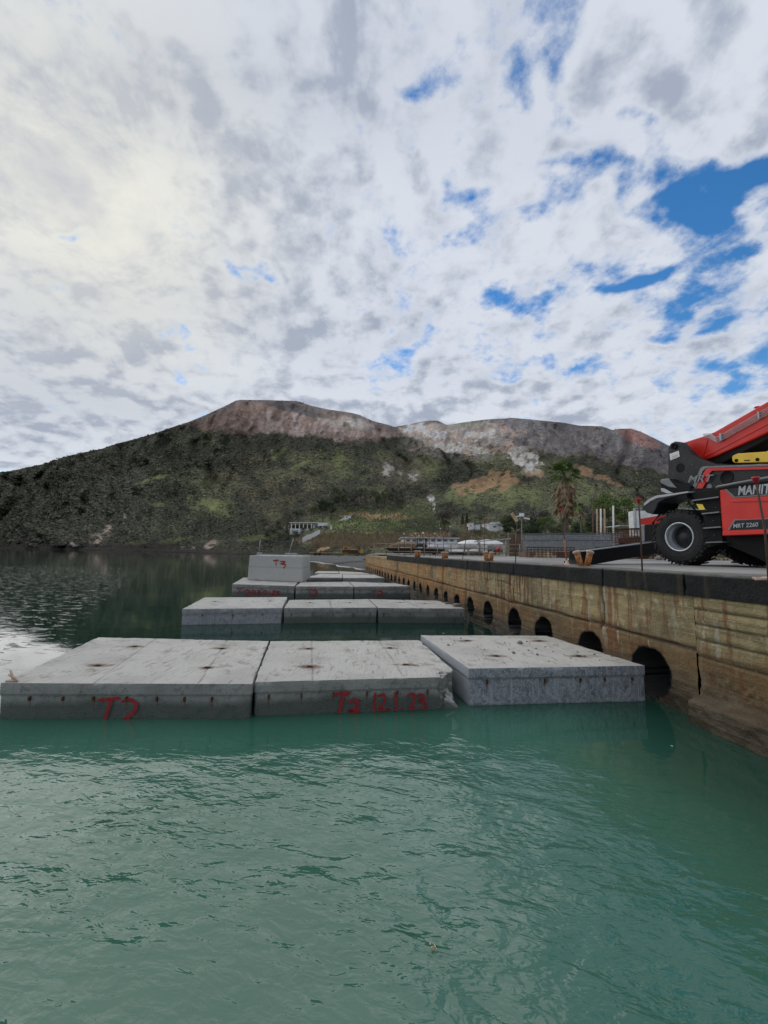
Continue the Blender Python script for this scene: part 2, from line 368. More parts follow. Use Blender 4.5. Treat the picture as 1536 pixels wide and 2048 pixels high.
# ---- what grows or lies where, as surface colours
def gsn(u, v, ru, rv, ang=0):
    a = math.radians(ang); x = (U - u) * math.cos(a) + (V - v) * math.sin(a); y = -(U - u) * math.sin(a) + (V - v) * math.cos(a)
    return (x / ru) ** 2 + (y / rv) ** 2
nz = fbm(np.stack([U / 26, V / 14, U * 0], -1), 4) - .5
nz2 = fbm(np.stack([U / 7, V / 5, U * 0 + 4], -1), 4) - .5
nz4 = fbm(np.stack([U / 13 + V / 40, V / 9, U * 0 + 21], -1), 5) - .5
nz3 = fbm(np.stack([U / 70, V / 34, U * 0 + 9], -1), 3) - .5
str1 = fbm(np.stack([U / 6 + V / 22, V / 11, U * 0 + 2], -1), 4) - .5
def patch(u, v, ru, rv, ang=0, soft=.55, j=1.6): return sm(1 + soft, 1 - soft, gsn(u, v, ru, rv, ang) + nz * j * 1.2 + nz2 * j + nz4 * j * 2.6)
C = np.zeros(U.shape + (3,))
def lay(col, mask):
    global C
    C = C * (1 - mask[..., None]) + np.array(col) * mask[..., None]
lay((.036, .037, .026), np.ones(U.shape))
lay((.075, .078, .042), sm(-.06, .08, nz3 + nz * .5) * sm(260, 420, U) * .85)
lay((.120, .098, .058), sm(-.08, .14, nz + nz2 * .6) * np.exp(-((U - 520) / 130) ** 2 - ((V - 970) / 70) ** 2) * .75)
lay((.020, .026, .018), sm(.0, .12, nz2 + nz) * .6 * sm(700, 300, U))
BUSH = np.ones(U.shape)
def bare(mask, keep=0.0):
    global BUSH
    BUSH = BUSH * (1 - mask * (1 - keep))
GREEN = [(415, 1005, 34, 10, 15), (350, 1080, 34, 5, -6), (270, 1086, 28, 3.5, -4), (315, 1010, 11, 4, 0), (440, 1022, 36, 6, 25), (520, 1075, 40, 5, -8), (640, 1075, 36, 6, -28), (850, 935, 30, 18, -10), (740, 1050, 90, 12, 4),
         (1030, 985, 70, 18, 12), (930, 990, 30, 22, 0), (1000, 1010, 30, 8, 0), (560, 905, 22, 5, -35), (600, 930, 30, 4, -30), (680, 920, 14, 25, 20), (1150, 985, 30, 30, 0), (1230, 1010, 30, 14, 0), (300, 960, 30, 4, -20), (1460, 1040, 60, 20, 0)]
for a in GREEN: k = patch(*a); lay((.095, .105, .045), k * .85); bare(k, .28)
for a in [(985, 965, 55, 20, -8), (935, 975, 26, 10, 0), (1180, 948, 44, 8, 22), (1060, 945, 24, 10, 0), (820, 1070, 90, 6, 0), (760, 1033, 70, 7, 2)]:
    k = patch(*a); lay((.20, .125, .070), k * .85); bare(k, .08)
# bare purple summit band above a wavering treeline
TL = np.interp(U, [0, 360, 420, 480, 560, 640, 720, 770, 800, 1000, 1040, 1100, 1200, 1300, 1500], [700, 846, 864, 868, 868, 878, 884, 880, 868, 880, 892, 902, 915, 940, 990]) + nz * 22 + nz2 * 10
up_ = sm(9, -9, V - TL + nz4 * 22)
lay((.150, .105, .085), up_ * .95)
lay((.235, .19, .17), up_ * sm(-.06, .10, str1 + nz * .3) * sm(420, 560, U) * sm(-2, 12, V - VS - 12) * .9)
lay((.31, .275, .245), up_ * np.exp(-((U - 715) / 55) ** 2 - ((V - 845) / 16) ** 2) * .8)
lay((.070, .066, .064), sm(1.2, .6, gsn(590, 818, 70, 9, 14) + nz) * .85)
lay((.11, .095, .09), sm(13, 3, V - VS - nz * 10) * up_ * .8)
lay((.095, .088, .088), up_ * sm(980, 1020, U) * .9)
lay((.135, .125, .12), up_ * sm(980, 1020, U) * sm(.0, .14, str1 + nz) * .6)
lay((.19, .10, .085), sm(1.3, .8, gsn(1275, 874, 46, 14, 24) + nz * .8) * .8)
bare(up_, .05)
BUSH = np.maximum(BUSH, up_ * sm(1000, 1080, U) * .35)
# pale landslips under the crater rim
for a in [(852, 868, 42, 18, 28), (898, 885, 30, 18, 10), (945, 876, 46, 24, -10), (975, 862, 34, 18, 0), (1010, 893, 36, 12, 25), (1050, 920, 34, 22, 20), (925, 898, 60, 10, 5), (880, 862, 70, 14, 0)]:
    k = patch(*a, soft=.35, j=1.0) * (.35 + .65 * sm(-.14, .04, str1 + nz4 * .5)); lay((.40, .36, .32), k * .95); bare(k, .05)
lay((.24, .17, .14), sm(.02, .13, nz + nz2 * .8) * sm(1.6, .8, gsn(935, 882, 130, 32)) * .8)
lay((.13, .115, .11), sm(.0, .07, str1) * sm(1.6, .8, gsn(940, 885, 120, 34)) * .7)
lay((.20, .20, .15), sm(1.4, .7, gsn(935, 850, 60, 7) + nz) * .6)
for a in [(776, 940, 13, 15, 0), (800, 948, 8, 10, 0), (826, 953, 11, 15, 0), (862, 1000, 8, 9, 0), (868, 1012, 4, 12, 0)]:
    k = patch(*a, soft=.3, j=1.3) * (.3 + .7 * sm(-.1, .05, nz4)); lay((.36, .33, .30), k * .95); bare(k, 0)
lay((.10, .078, .062), sm(1.3, .7, gsn(800, 945, 60, 28) + nz * 1.5) * .5)
# sea cliff rocks
ck = sm(26, 6, (VB - V) + nz * 18) * sm(500, 440, U) * sm(-100, 0, U)
lay((.020, .017, .015), ck * .95); bare(ck, .15)
for a in [(190, 1078, 17, 16, -40), (215, 1062, 10, 12, 30), (425, 1088, 20, 8, -25), (375, 1095, 16, 4, 0), (250, 1040, 4, 12, 0), (150, 1091, 14, 5, 30)]:
    k = patch(*a, soft=.3, j=1.3); k = k * sm(-.10, .04, nz4 + nz2); lay((.17, .135, .11), k * .95); bare(k, .05)
# dry reed slope above the beach, sand track
k = sm(1.3, .7, gsn(690, 1083, 90, 13) + nz * 1.2); lay((.13, .10, .065), k * .85)
k = sm(1.2, .8, gsn(655, 1093, 24, 5, -25) + nz * .6); lay((.30, .21, .12), k); bare(k, 0)
C *= (1.85 + (nz2 * 1.0 + nz4 * .8 + nz3 * 2.2)[..., None])  # mottling; the broad tone swings paint gully shading into the colour
C = np.clip(C, .008, .62)
m, t, b = newmat('hillside'); p = pos(t)
c = t.attr('Col', False)
n = t.noise(p, .09, 7, .68); n4 = t.noise(p, .5, 4, .6)
sc = t.m('MAXIMUM', .12, t.m('ADD', -.45, t.m('ADD', t.m('MULTIPLY', n, 1.6), t.m('ADD', t.m('MULTIPLY', n4, .7), t.m('MULTIPLY', t.noise(t.mapv(p, (1, 1, .35)), .16, 8, .72), .7)))))
t.put(b.inputs['Base Color'], t.vm('SCALE', c, sc=sc)); b.inputs['Roughness'].default_value = .95; b.inputs['Specular IOR Level'].default_value = .1
t.put(b.inputs['Normal'], t.bump(t.m('ADD', t.noise(p, .06, 8, .7), t.m('MULTIPLY', n4, .2)), 1.0, 9.0))
nu, nt_ = U.shape
# one row under the ground in front, two rows falling away behind the ridge
front = HP[:, 0].copy(); front[:, 2] = -6
b1 = HP[:, -1] * np.array([1.12, 1.12, 1]) ; b1[:, 2] *= .90
b2 = HP[:, -1] * np.array([1.9, 1.9, 1]); b2[:, 2] = -10
G = np.concatenate([front[:, None], HP, b1[:, None], b2[:, None]], 1)
CG = np.concatenate([C[:, :1], C, C[:, -1:], C[:, -1:]], 1); nt2 = nt_ + 3
ii, jj = np.meshgrid(np.arange(nu - 1), np.arange(nt2 - 1), indexing='ij'); a = ii * nt2 + jj
Fq = np.stack([a, a + nt2, a + nt2 + 1, a + 1], -1).reshape(-1, 4)
hills = obj('hills', G.reshape(-1, 3), Fq, m, smooth=True, attrs={'Col': CG.reshape(-1, 3)}); tag(hills, kind='structure')
# ---- scrub: low tufted shrubs all over the slope
def scrub(name, n, mask, size, cols, label, cat='scrub', vr=(0, 1), hfac=.8, group=None):
    wgt = mask[:-1, :-1] * 1.0
    wgt[us[:-1] < -120] = 0; wgt[us[:-1] > 1560] = 0
    wgt = wgt.ravel(); wgt = wgt / wgt.sum()
    idx = rng.choice(len(wgt), n, p=wgt); i = idx // (nt_ - 1); j = idx % (nt_ - 1)
    fa, fb = rng.random((2, n, 1))
    P = HP[i, j] * (1 - fa) * (1 - fb) + HP[i + 1, j] * fa * (1 - fb) + HP[i, j + 1] * (1 - fa) * fb + HP[i + 1, j + 1] * fa * fb
    cc = C[i, j]; K = 10
    dist = np.linalg.norm(P, axis=1)
    r = size[0] + (size[1] - size[0]) * rng.random(n) ** 2.4
    r = r * np.clip(dist / 480, .22, 1.5)
    sc_ = np.stack([r * (.8 + .7 * rng.random(n)), r * (.8 + .7 * rng.random(n)), r * (.32 + .35 * rng.random(n)) * hfac], -1)
    g = rng.normal(size=(n, K, 3)); g[..., 2] = np.abs(g[..., 2]) * 1.6; g /= np.linalg.norm(g, axis=-1, keepdims=True)
    c0 = P[:, None] + g * sc_[:, None] * (.55 + .5 * rng.random((n, K, 1)))
    a_ = rng.normal(size=(n, K, 3)); a_ -= g * (a_ * g).sum(-1, keepdims=True) * .8; a_ /= np.linalg.norm(a_, axis=-1, keepdims=True); b_ = np.cross(g, a_)
    w_ = (r[:, None, None] * .42) * (.5 + rng.random((n, K, 1)))
    VV = np.stack([c0 - a_ * w_, c0 - b_ * w_ * .7, c0 + a_ * w_, c0 + b_ * w_ * .7], 2)
    FF = np.arange(n * K * 4).reshape(-1, 4)
    cl = np.array(cols)[rng.integers(0, len(cols), n)] * (.65 + .8 * rng.random((n, 1)))
    cl = cl * .45 + cc * .85
    cv = np.repeat(cl, K * 4, 0) * np.repeat(.7 + .6 * rng.random((n * K, 1)), 4, 0)
    o = obj(name, VV.reshape(-1, 3), FF, MATS['leafmass'], attrs={'Col': cv}); tag(o, label, cat, group, 'stuff'); return o
m, t, b = newmat('leafmass'); p = pos(t); c = t.attr('Col', False)
t.put(b.inputs['Base Color'], t.vm('SCALE', c, sc=t.m('ADD', .45, t.m('MULTIPLY', t.noise(p, .9, 4, .7), 1.1)))); b.inputs['Roughness'].default_value = .9; b.inputs['Specular IOR Level'].default_value = .15
area = (D / 500) ** 1.0
dens_ = BUSH * (.35 + sm(-.10, .12, nz + nz2)) * sm(0, .02, T)
scrub('hillside_scrub', 98000, dens_, (.8, 2.7), [(.12, .122, .078), (.07, .074, .06), (.17, .168, .105), (.24, .205, .14), (.20, .16, .13), (.12, .128, .09)], 'dark evergreen scrub covering the slopes of the bare topped hill', 'scrub')
# ------------------------------------------------------------------ quay
def lerp(a, b, t): return a + (b - a) * t
S_FAR = 37.0; S_NEAR = -1.5
S_JOINT = onW(1393, 1300, W0)[0]
holes_u = [(1303, 1346), (1182, 1300), (1089, 1268), (1030, 1245), (977, 1228), (942, 1215)]
HS = [onW(u, v, W0)[0] for u, v in holes_u]
STEP = 1.13
s = HS[-1] + STEP
while s < S_FAR - .6: HS.append(s); s += STEP * (1 + .02 * math.sin(s))
HR = [.315, .29, .30, .30, .29, .26] + [.215] * 60
HZ = .36
m, t, b = newmat('old_concrete'); p = objc(t); z = sepz(t, p)
a1 = t.noise(p, 1.6, 6, .65); a2 = t.noise(p, 7, 7, .7); a3 = t.noise(t.mapv(p, (2.2, 2.2, .22)), 3.2, 5, .6); a5 = t.noise(p, 38, 4, .65)
hor = t.noise(t.mapv(p, (.35, .35, 9)), 2.0, 4, .6)
# real stains: ochre concrete, rust runs, black tide band, weed
c = t.mix(t.ramp(a1, .36, .64), (.38, .30, .145), (.25, .195, .105))
c = t.mix(t.ramp(hor, .5, .68), c, (.20, .16, .085))
c = t.mix(t.ramp(a2, .52, .66), c, (.46, .40, .25))
low = t.ramp(t.m('ADD', z, t.m('MULTIPLY', t.m('SUBTRACT', a1, .5), .7)), .98, .74)
c = t.mix(low, c, (.185, .115, .05))
c = t.mix(t.m('MULTIPLY', t.ramp(a3, .53, .64), .75), c, (.17, .07, .025))
c = t.mix(t.m('MULTIPLY', t.ramp(t.noise(t.mapv(p, (3, 3, .18)), 4.1, 4), .60, .68), t.ramp(z, .2, .9)), c, (.34, .30, .22))
rs = t.attr('rust'); c = t.mix(t.m('MULTIPLY', rs, t.ramp(t.noise(t.mapv(p, (6, 6, .4)), 2.3, 4), .50, .62)), c, (.10, .022, .012))
c = t.mix(t.m('MULTIPLY', t.attr('far'), t.ramp(a3, .40, .60)), c, (.38, .18, .055))
tide = t.ramp(t.m('ADD', z, t.m('MULTIPLY', t.m('SUBTRACT', a2, .5), .35)), .62, .16)
c = t.mix(t.m('MULTIPLY', tide, .88), c, (.035, .026, .014))
c = t.mix(t.m('MULTIPLY', t.ramp(a5, .60, .68), t.ramp(z, 1.2, .1)), c, (.030, .024, .016))
c = t.mix(t.m('MULTIPLY', t.ramp(t.noise(p, .9, 8, .72), .52, .64), .6), c, (.12, .095, .055))
c = t.mix(t.attr('crack'), c, (.02, .016, .012)); c = t.mix(t.attr('pipe'), c, (.006, .006, .005))  # dark cracks; openings painted near black inside for their deep shade
t.put(b.inputs['Base Color'], c); t.put(b.inputs['Roughness'], t.ramp(z, .1, .6, .45, .92)); 
t.put(b.inputs['Normal'], t.bump(t.m('ADD', t.m('ADD', a2, t.m('MULTIPLY', a5, .5)), t.m('MULTIPLY', hor, .8)), .9, .03))
CAPH = .285
ZT = DECK - CAPH
quay = empty('quay_wall', Q(6, W0, 0), 'long stained concrete quay wall with round openings and black stone coping', 'quay wall')
# face as a fine sheet; the openings are pushed a metre into it
def seg(a, b, k): 
    out = [a]
    while out[-1] < b: out.append(out[-1] + max(.022, abs(out[-1]) * k))
    out[-1] = b; return out
S_ = np.array(seg(S_JOINT, S_FAR, .0042)); Zs = np.linspace(-.5, ZT + .02, 84)
SS, ZZ = np.meshgrid(S_, Zs, indexing='ij')
def wallnoise(SS, ZZ):
    P3 = np.stack([SS, ZZ, SS * 0], -1)
    return (fbm(P3 * 2.2, 4) - .5) * .06 + (fbm(P3 * 14, 3) - .5) * .022 + (fbm(P3 * np.array([.8, 16, 1]), 2) - .5) * .02
ledge = .80 + (fbm(np.stack([SS * 1.7, SS * 0, SS * 0], -1), 4) - .5) * .07
off = wallnoise(SS, ZZ)
lower = sm(.012, -.012, ZZ - ledge)
off = off - lower * .02
crack = np.exp(-((ZZ - ledge) / (.010 + .012 * fbm(np.stack([SS * 5, SS * 0 + 2, SS * 0], -1), 3))) ** 2)
off += crack * .06
# second wandering crack near the top, vertical joints
top2 = ZT - .16 + (fbm(np.stack([SS * 1.1, SS * 0 + 7, SS * 0], -1), 4) - .5) * .28
ck2 = np.exp(-((ZZ - top2) / .009) ** 2) * sm(.42, .55, fbm(np.stack([SS * .6, SS * 0 + 3, SS * 0], -1), 2)) * sm(12, 9, SS)
off += ck2 * .03
for js in [HS[0] - .1 + 1.0, HS[5] + .35, 13.9, 17.5, 22.2, 27.6]:
    k = np.exp(-((SS - js - (fbm(np.stack([ZZ * 3, ZZ * 0 + js, ZZ * 0], -1), 3) - .5) * .12) / (.010 + .002 * js)) ** 2) * (1 if js > HS[4] else sm(.7, .8, ZZ))
    off += k * .05; crack = np.maximum(crack, k)
crack = np.maximum(crack, ck2)
# buttress step at the joint after the sixth opening
HSa = np.array(HS); near = np.argmin(np.abs(SS[..., None] - HSa), -1); hs = HSa[near]; hr = np.array(HR)[near]
ax, az = SS - hs, ZZ - HZ; ang = np.arctan2(az, ax); rr = np.hypot(ax, az)
hre = hr * (1 + .03 * np.sin(ang * 3 + near) + .02 * np.sin(ang * 7 + near * 2))
cell = np.maximum(.022, SS * .0042)
inside = rr < hre
sn = (np.abs(rr - hre) < cell * .75)
SS2 = np.where(sn, hs + ax * hre / np.maximum(rr, .01), SS); ZZ2 = np.where(sn, HZ + az * hre / np.maximum(rr, .01), ZZ)
off = np.where(inside & ~sn, 1.1, off)
rim = np.exp(-((rr - hre) / .035) ** 2) * ~inside
PW = QD * SS2[..., None] + QN * (W0 + off + rim * .012)[..., None]; PW[..., 2] = ZZ2
def sheet(name, P3, mat, parent, attrs, flip=False):
    a_, b_ = P3.shape[:2]; i, j = np.meshgrid(np.arange(a_ - 1), np.arange(b_ - 1), indexing='ij'); k = i * b_ + j
    Fq = np.stack([k, k + 1, k + b_ + 1, k + b_] if not flip else [k, k + b_, k + b_ + 1, k + 1], -1).reshape(-1, 4)
    return obj(name, P3.reshape(-1, 3), Fq, mat, parent, True, {k_: v_.ravel() for k_, v_ in attrs.items()})
rust = sm(7.2, 8.2, SS) * sm(11.8, 10.6, SS) * sm(.75, .85, ZZ) * .95
sheet('wall_face', PW, MATS['old_concrete'], quay, {'crack': np.clip(crack, 0, 1), 'rust': rust, 'far': sm(9, 15, SS), 'pipe': (inside | sn) * 1.0})
# nearest bay: newer panel with horizontal board lines and a rough footing ledge
S2 = np.array(np.linspace(S_NEAR, S_JOINT, 300)); Z2 = np.linspace(-.5, ZT + .02, 90)
SS, ZZ = np.meshgrid(S2, Z2, indexing='ij')
off = wallnoise(SS, ZZ) * .7 - .03
brd = 0
for zb in (1.28, 1.10, .93, .74):
    zl = zb + (fbm(np.stack([SS * 1.5, SS * 0 + zb * 9, SS * 0], -1), 4) - .5) * .04
    brd = np.maximum(brd, np.exp(-((ZZ - zl) / .009) ** 2) * sm(.38, .52, fbm(np.stack([SS * 2.2, SS * 0 + zb, SS * 0], -1), 3)))
off += brd * .022
rough = sm(.62, .5, ZZ) * sm(.30, .36, ZZ); off += rough * (fbm(np.stack([SS, ZZ, SS * 0 + 4], -1) * 18, 3) - .3) * .07
foot = sm(.30, .24, ZZ + (fbm(np.stack([SS * 2, SS * 0 + 5, SS * 0], -1), 3) - .5) * .12)
off -= foot * .17
off += foot * (fbm(np.stack([SS, ZZ, SS * 0 + 6], -1) * 9, 3) - .5) * .06
jn = sm(.03, .0, S_JOINT - SS); off += jn * .05
PW = QD * SS[..., None] + QN * (W0 + off)[..., None]; PW[..., 2] = ZZ
sheet('near_wall_face', PW, MATS['old_concrete'], quay, {'crack': np.clip(np.maximum(brd * .8, jn), 0, 1), 'rust': SS * 0, 'far': SS * 0})
# back of the wall and its far end
mb = MB(); mb.hexa([Q(S_NEAR, W0 + 1.25, -.5), Q(S_FAR, W0 + 1.25, -.5), Q(S_FAR, W0 + 1.3, -.5), Q(S_NEAR, W0 + 1.3, -.5), Q(S_NEAR, W0 + 1.25, ZT), Q(S_FAR, W0 + 1.25, ZT), Q(S_FAR, W0 + 1.3, ZT), Q(S_NEAR, W0 + 1.3, ZT)])
mb.build('wall_core', MATS['old_concrete'], quay)
mb = MB(); mb.hexa([Q(S_FAR - .1, W0 + .04, -.5), Q(S_FAR, W0 + .0, -.5), Q(S_FAR, W0 + 1.24, -.5), Q(S_FAR - .1, W0 + 1.24, -.5), Q(S_FAR - .1, W0 + .04, ZT + .2), Q(S_FAR, W0, ZT + .2), Q(S_FAR, W0 + 1.24, ZT + .2), Q(S_FAR - .1, W0 + 1.24, ZT + .2)])
mb.build('end_face', MATS['old_concrete'], quay)
# black stone coping
m, t, b = newmat('basalt'); p = objc(t); z = sepz(t, p)
a1 = t.noise(p, 3, 5, .6); a2 = t.noise(p, 42, 5, .7); a3 = t.noise(p, 15, 4, .6)
c = t.mix(t.ramp(a1, .35, .65), (.010, .0105, .011), (.020, .020, .019)); c = t.mix(t.ramp(a2, .60, .70), c, (.038, .036, .032))
c = t.mix(t.m('MULTIPLY', t.ramp(t.noise(t.mapv(p, (2, 2, .25)), 1.7, 4), .60, .70), .6), c, (.06, .05, .03))
c = t.mix(t.m('MULTIPLY', t.ramp(z, DECK - .035, DECK - .004), .85), c, (.20, .19, .17))
t.put(b.inputs['Base Color'], c); b.inputs['Roughness'].default_value = .85; b.inputs['Specular IOR Level'].default_value = .3
t.put(b.inputs['Normal'], t.bump(t.m('ADD', a3, t.m('MULTIPLY', a2, .6)), 1.0, .03))
s0 = S_NEAR; S_CAP = onW(773, 1113, W0 - .05)[0]
joints = [S_NEAR, .4, 2.0, 3.3, onW(1367, 1160, W0 - .05)[0]]
while joints[-1] < S_CAP - 1.2: joints.append(joints[-1] + 1.25 + .5 * random.random())
joints[-1] = S_CAP
def grid_box(P8, n, amp, freq, chip=0.0, seed=0.0):
    """six gridded faces over a hexahedron (bottom 4, top 4), roughened by 3D noise"""
    P8 = np.array(P8, float); V = []; Fs = []; uv = []
    def tri(a, b, c):
        a, b, c = a[..., None], b[..., None], c[..., None]
        bot = P8[0] * (1 - a) * (1 - b) + P8[1] * a * (1 - b) + P8[2] * a * b + P8[3] * (1 - a) * b
        top = P8[4] * (1 - a) * (1 - b) + P8[5] * a * (1 - b) + P8[6] * a * b + P8[7] * (1 - a) * b
        return bot * (1 - c) + top * c
    nx, ny, nz_ = n
    L = [np.linalg.norm(P8[1] - P8[0]), np.linalg.norm(P8[3] - P8[0]), np.linalg.norm(P8[4] - P8[0])]
    base = 0; cen = P8.mean(0)
    for axis, val in ((0, 0), (0, 1), (1, 0), (1, 1), (2, 0), (2, 1)):
        o = [k for k in range(3) if k != axis]; na, nb = n[o[0]] + 1, n[o[1]] + 1
        A, B = np.meshgrid(np.linspace(0, 1, na), np.linspace(0, 1, nb), indexing='ij')
        prm = [None] * 3; prm[o[0]] = A; prm[o[1]] = B; prm[axis] = A * 0 + val
        P = tri(*prm)
        d = np.stack([np.minimum(prm[k], 1 - prm[k]) * L[k] for k in range(3)], -1); ds = np.sort(d, -1)
        e = np.hypot(ds[..., 1], 0 * ds[..., 1])        # distance to nearest edge
        nn = fbm(P * freq + seed, 3) - .5
        ch = np.clip(1 - e / (chip + 1e-6), 0, 1) * (.35 + 1.1 * sm(.5, .75, fbm(P * 6 + seed * 2, 3))) if chip else 0
        dirc = (cen - P); dirc /= np.linalg.norm(dirc, axis=-1, keepdims=True)
        P = P + (nn * amp)[..., None] * -dirc + (dirc * (ch * chip * .5)[..., None] if chip else 0)
        i, j = np.meshgrid(np.arange(na - 1), np.arange(nb - 1), indexing='ij'); k = base + i * nb + j
        Fq = np.stack([k, k + nb, k + nb + 1, k + 1], -1).reshape(-1, 4)
        if (val == 0) != (axis == 1): Fq = Fq[:, ::-1]
        V.append(P.reshape(-1, 3)); Fs.append(Fq); uv.append(np.stack([prm[0], prm[1], prm[2]], -1).reshape(-1, 3)); base += na * nb
    return np.concatenate(V), np.concatenate(Fs), np.concatenate(uv)
for i in range(len(joints) - 1):
    a, b_ = joints[i] + .006, joints[i + 1] - .006; wo_ = W0 - .045 + random.uniform(-.012, .012); zt = DECK + random.uniform(-.008, .008)
    P8 = [Q(a, wo_, ZT + .012), Q(b_, wo_, ZT + .012), Q(b_, W0 + .62, ZT + .012), Q(a, W0 + .62, ZT + .012), Q(a, wo_, zt), Q(b_, wo_, zt), Q(b_, W0 + .62, zt), Q(a, W0 + .62, zt)]
    k = 44 if a < 9 else 16
    Vb, Fb, _ = grid_box(P8, (k, 10, 9 if a < 9 else 4), .022, 7, .03, i * 3.1)
    obj('coping_stone', Vb, Fb, MATS['basalt'], quay, True)
# bare end of the wall beyond the last coping stone
mb = MB(); mb.hexa([Q(S_CAP + .01, W0 - .02, ZT + .013), Q(S_FAR, W0 - .02, ZT + .013), Q(S_FAR, W0 + 1.2, ZT + .013), Q(S_CAP + .01, W0 + 1.2, ZT + .013), Q(S_CAP + .01, W0 - .02, ZT + .17), Q(S_FAR, W0 - .02, ZT + .13), Q(S_FAR, W0 + 1.2, ZT + .13), Q(S_CAP + .01, W0 + 1.2, ZT + .17)])
mb.build('end_slab', MATS['old_concrete'], quay)
# deck
m, t, b = newmat('quay_paving'); p = pos(t)
a1 = t.noise(p, .35, 5, .6); a2 = t.noise(p, 4, 6, .65)
c = t.mix(t.ramp(a1, .4, .6), (.30, .29, .27), (.19, .185, .175)); c = t.mix(t.ramp(a2, .55, .7), c, (.12, .115, .11))
t.put(b.inputs['Base Color'], c); b.inputs['Roughness'].default_value = .85
t.put(b.inputs['Normal'], t.bump(a2, .4, .02))
dk = obj('quay_deck', [Q(S_NEAR - 6, W0 + .6, DECK - .012), Q(S_NEAR - 6, 110, DECK + .1), Q(S_CAP, 110, DECK + .1), Q(S_CAP, W0 + .6, DECK - .012)], [(3, 2, 1, 0)], m); tag(dk, kind='structure')
# ground behind, up to the foot of the hill
m = simple('yard_ground', (.20, .17, .13), (.13, .115, .09), .3, .95, bump=.4, bscale=3)
pg_ = [Q(S_CAP - .5, W0 + 1.2, DECK - .03), Q(S_FAR, W0 + 1.2, DECK - .05), Q(S_FAR + 8, W0 + 1.0, DECK - .1), Q(S_FAR + 70, W0 + 12, DECK), Q(S_FAR + 70, 150, DECK), Q(S_CAP - .5, 150, DECK - .03)]
g = obj('port_ground', pg_ + [p_ - [0, 0, 2.4] for p_ in pg_[1:4]], [(0, 1, 2, 3, 4, 5), (1, 6, 7, 2), (2, 7, 8, 3)], m); tag(g, kind='structure')
# beach: dark shingle rising from the waterline
m, t, b = newmat('shingle'); p = pos(t); z = sepz(t, p)
vo = t.add('ShaderNodeTexVoronoi'); t.put(vo.inputs['Vector'], p); vo.inputs['Scale'].default_value = 2.2
c = t.mix(t.ramp(t.noise(p, .5, 5), .4, .6), (.045, .045, .046), (.075, .073, .070)); c = t.mix(t.ramp(z, .35, .05), c, (.035, .035, .036))
c = t.mix(t.ramp(vo.outputs['Distance'], .1, .6), t.mix(.5, c, (.02, .02, .02)), c)
t.put(b.inputs['Base Color'], c); b.inputs['Roughness'].default_value = .8; t.put(b.inputs['Normal'], t.bump(vo.outputs['Distance'], .8, .1))
sh = [at(510, 1110), at(545, 1115), at(585, 1119), at(629, 1123.5), at(672, 1130), at(722, 1138), at(752, 1146)]
sh.append(Q(S_FAR - 2, W0 + .5, 0))
back = [at(470, 1107.2) + [0, 60, 2.5], at(560, 1107, 0) + [0, 30, 2.2], at(585, 1108, 0) + [0, 10, 2.2], at(620, 1108) + [0, 10, 2], at(680, 1109, 0) + [0, 0, 1.9], at(720, 1110.5, 0) + [0, 0, 1.8], at(745, 1113, 0) + [0, 0, 1.75], Q(S_FAR + 60, W0 + 14, 1.7)]
NB = 120; NC = 40; BP = np.zeros((NB, NC, 3))
par = np.linspace(0, 1, len(sh))
for i in range(NB):
    x = i / (NB - 1); a = np.array([np.interp(x, par, [p_[k] for p_ in sh]) for k in range(3)]); b_ = np.array([np.interp(x, par, [p_[k] for p_ in back]) for k in range(3)])
    for j in range(NC):
        y = -.12 + 1.12 * j / (NC - 1); pt = a + (b_ - a) * y; pt[2] = (b_[2] * (y ** .7 if y > 0 else y * 2)); BP[i, j] = pt
BP[..., 2] += (fbm(BP * .35, 4) - .5) * .35 * np.clip(np.linspace(-.12, 1, NC) * 4, 0, 1) + (fbm(np.stack([np.linspace(0, 14, NB)[:, None] + np.zeros((1, NC)), np.zeros((NB, NC)), np.zeros((NB, NC))], -1), 2) - .5) * .12
bo = sheet('beach', BP, m, None, {}, flip=True); tag(bo, kind='structure')
# foam line at the shore: low rounded roll of broken white water
m, t, b = newmat('foam'); b.inputs['Base Color'].default_value = (.62, .64, .62, 1); b.inputs['Roughness'].default_value = .7
shp = []
for i in range(NB):
    x = i / (NB - 1)
    if .25 < x < .97: a = np.array([np.interp(x, par, [p_[k] for p_ in sh]) for k in range(3)]); shp.append(a + np.array([.6 * math.sin(i * .5) * .6, -.4 + .5 * math.sin(i * .23), .01]))
mb = MB(); mb.tube(shp, [.02 + .05 * vnoise(np.array([i * .4, 0, 0])) for i in range(len(shp))], 6)
o = mb.build('surf', m, None, True); tag(o, 'thin white line of surf breaking on the dark beach', 'surf', None, 'stuff')
# boulders / cobbles at the top of the beach
m = simple('cobble', (.17, .165, .16), (.08, .078, .075), 1.2, .85, bump=.5, bscale=6)
bm = bmesh.new(); bmesh.ops.create_icosphere(bm, subdivisions=1, radius=1); bv = np.array([v.co[:] for v in bm.verts]); bf = np.array([[v.index for v in f.verts] for f in bm.faces]); bm.free()
VV = []; FF = []; k = 0
for _ in range(1500):
    u = random.uniform(560, 752); yv = random.betavariate(2.5, 1.2)
    i = int(np.clip(random.random() ** .6 * NB, 30, NB - 1)); j = int(6 + yv * (NC - 8)); p_ = BP[i, min(j, NC - 1)]
    r = random.uniform(.12, .5) * (.6 if j < NC * .5 else 1); q_ = bv * (1 + (rng.random((len(bv), 1)) - .5) * .5) * [r * 1.3, r, r * .6] + p_ + [random.uniform(-.5, .5), random.uniform(-.5, .5), 0]
    VV.append(q_); FF.append(bf + k); k += len(bv)
o = obj('beach_cobbles', np.concatenate(VV), np.concatenate(FF), m); tag(o, 'grey cobbles strewn over the dark beach', 'cobbles', None, 'stuff')
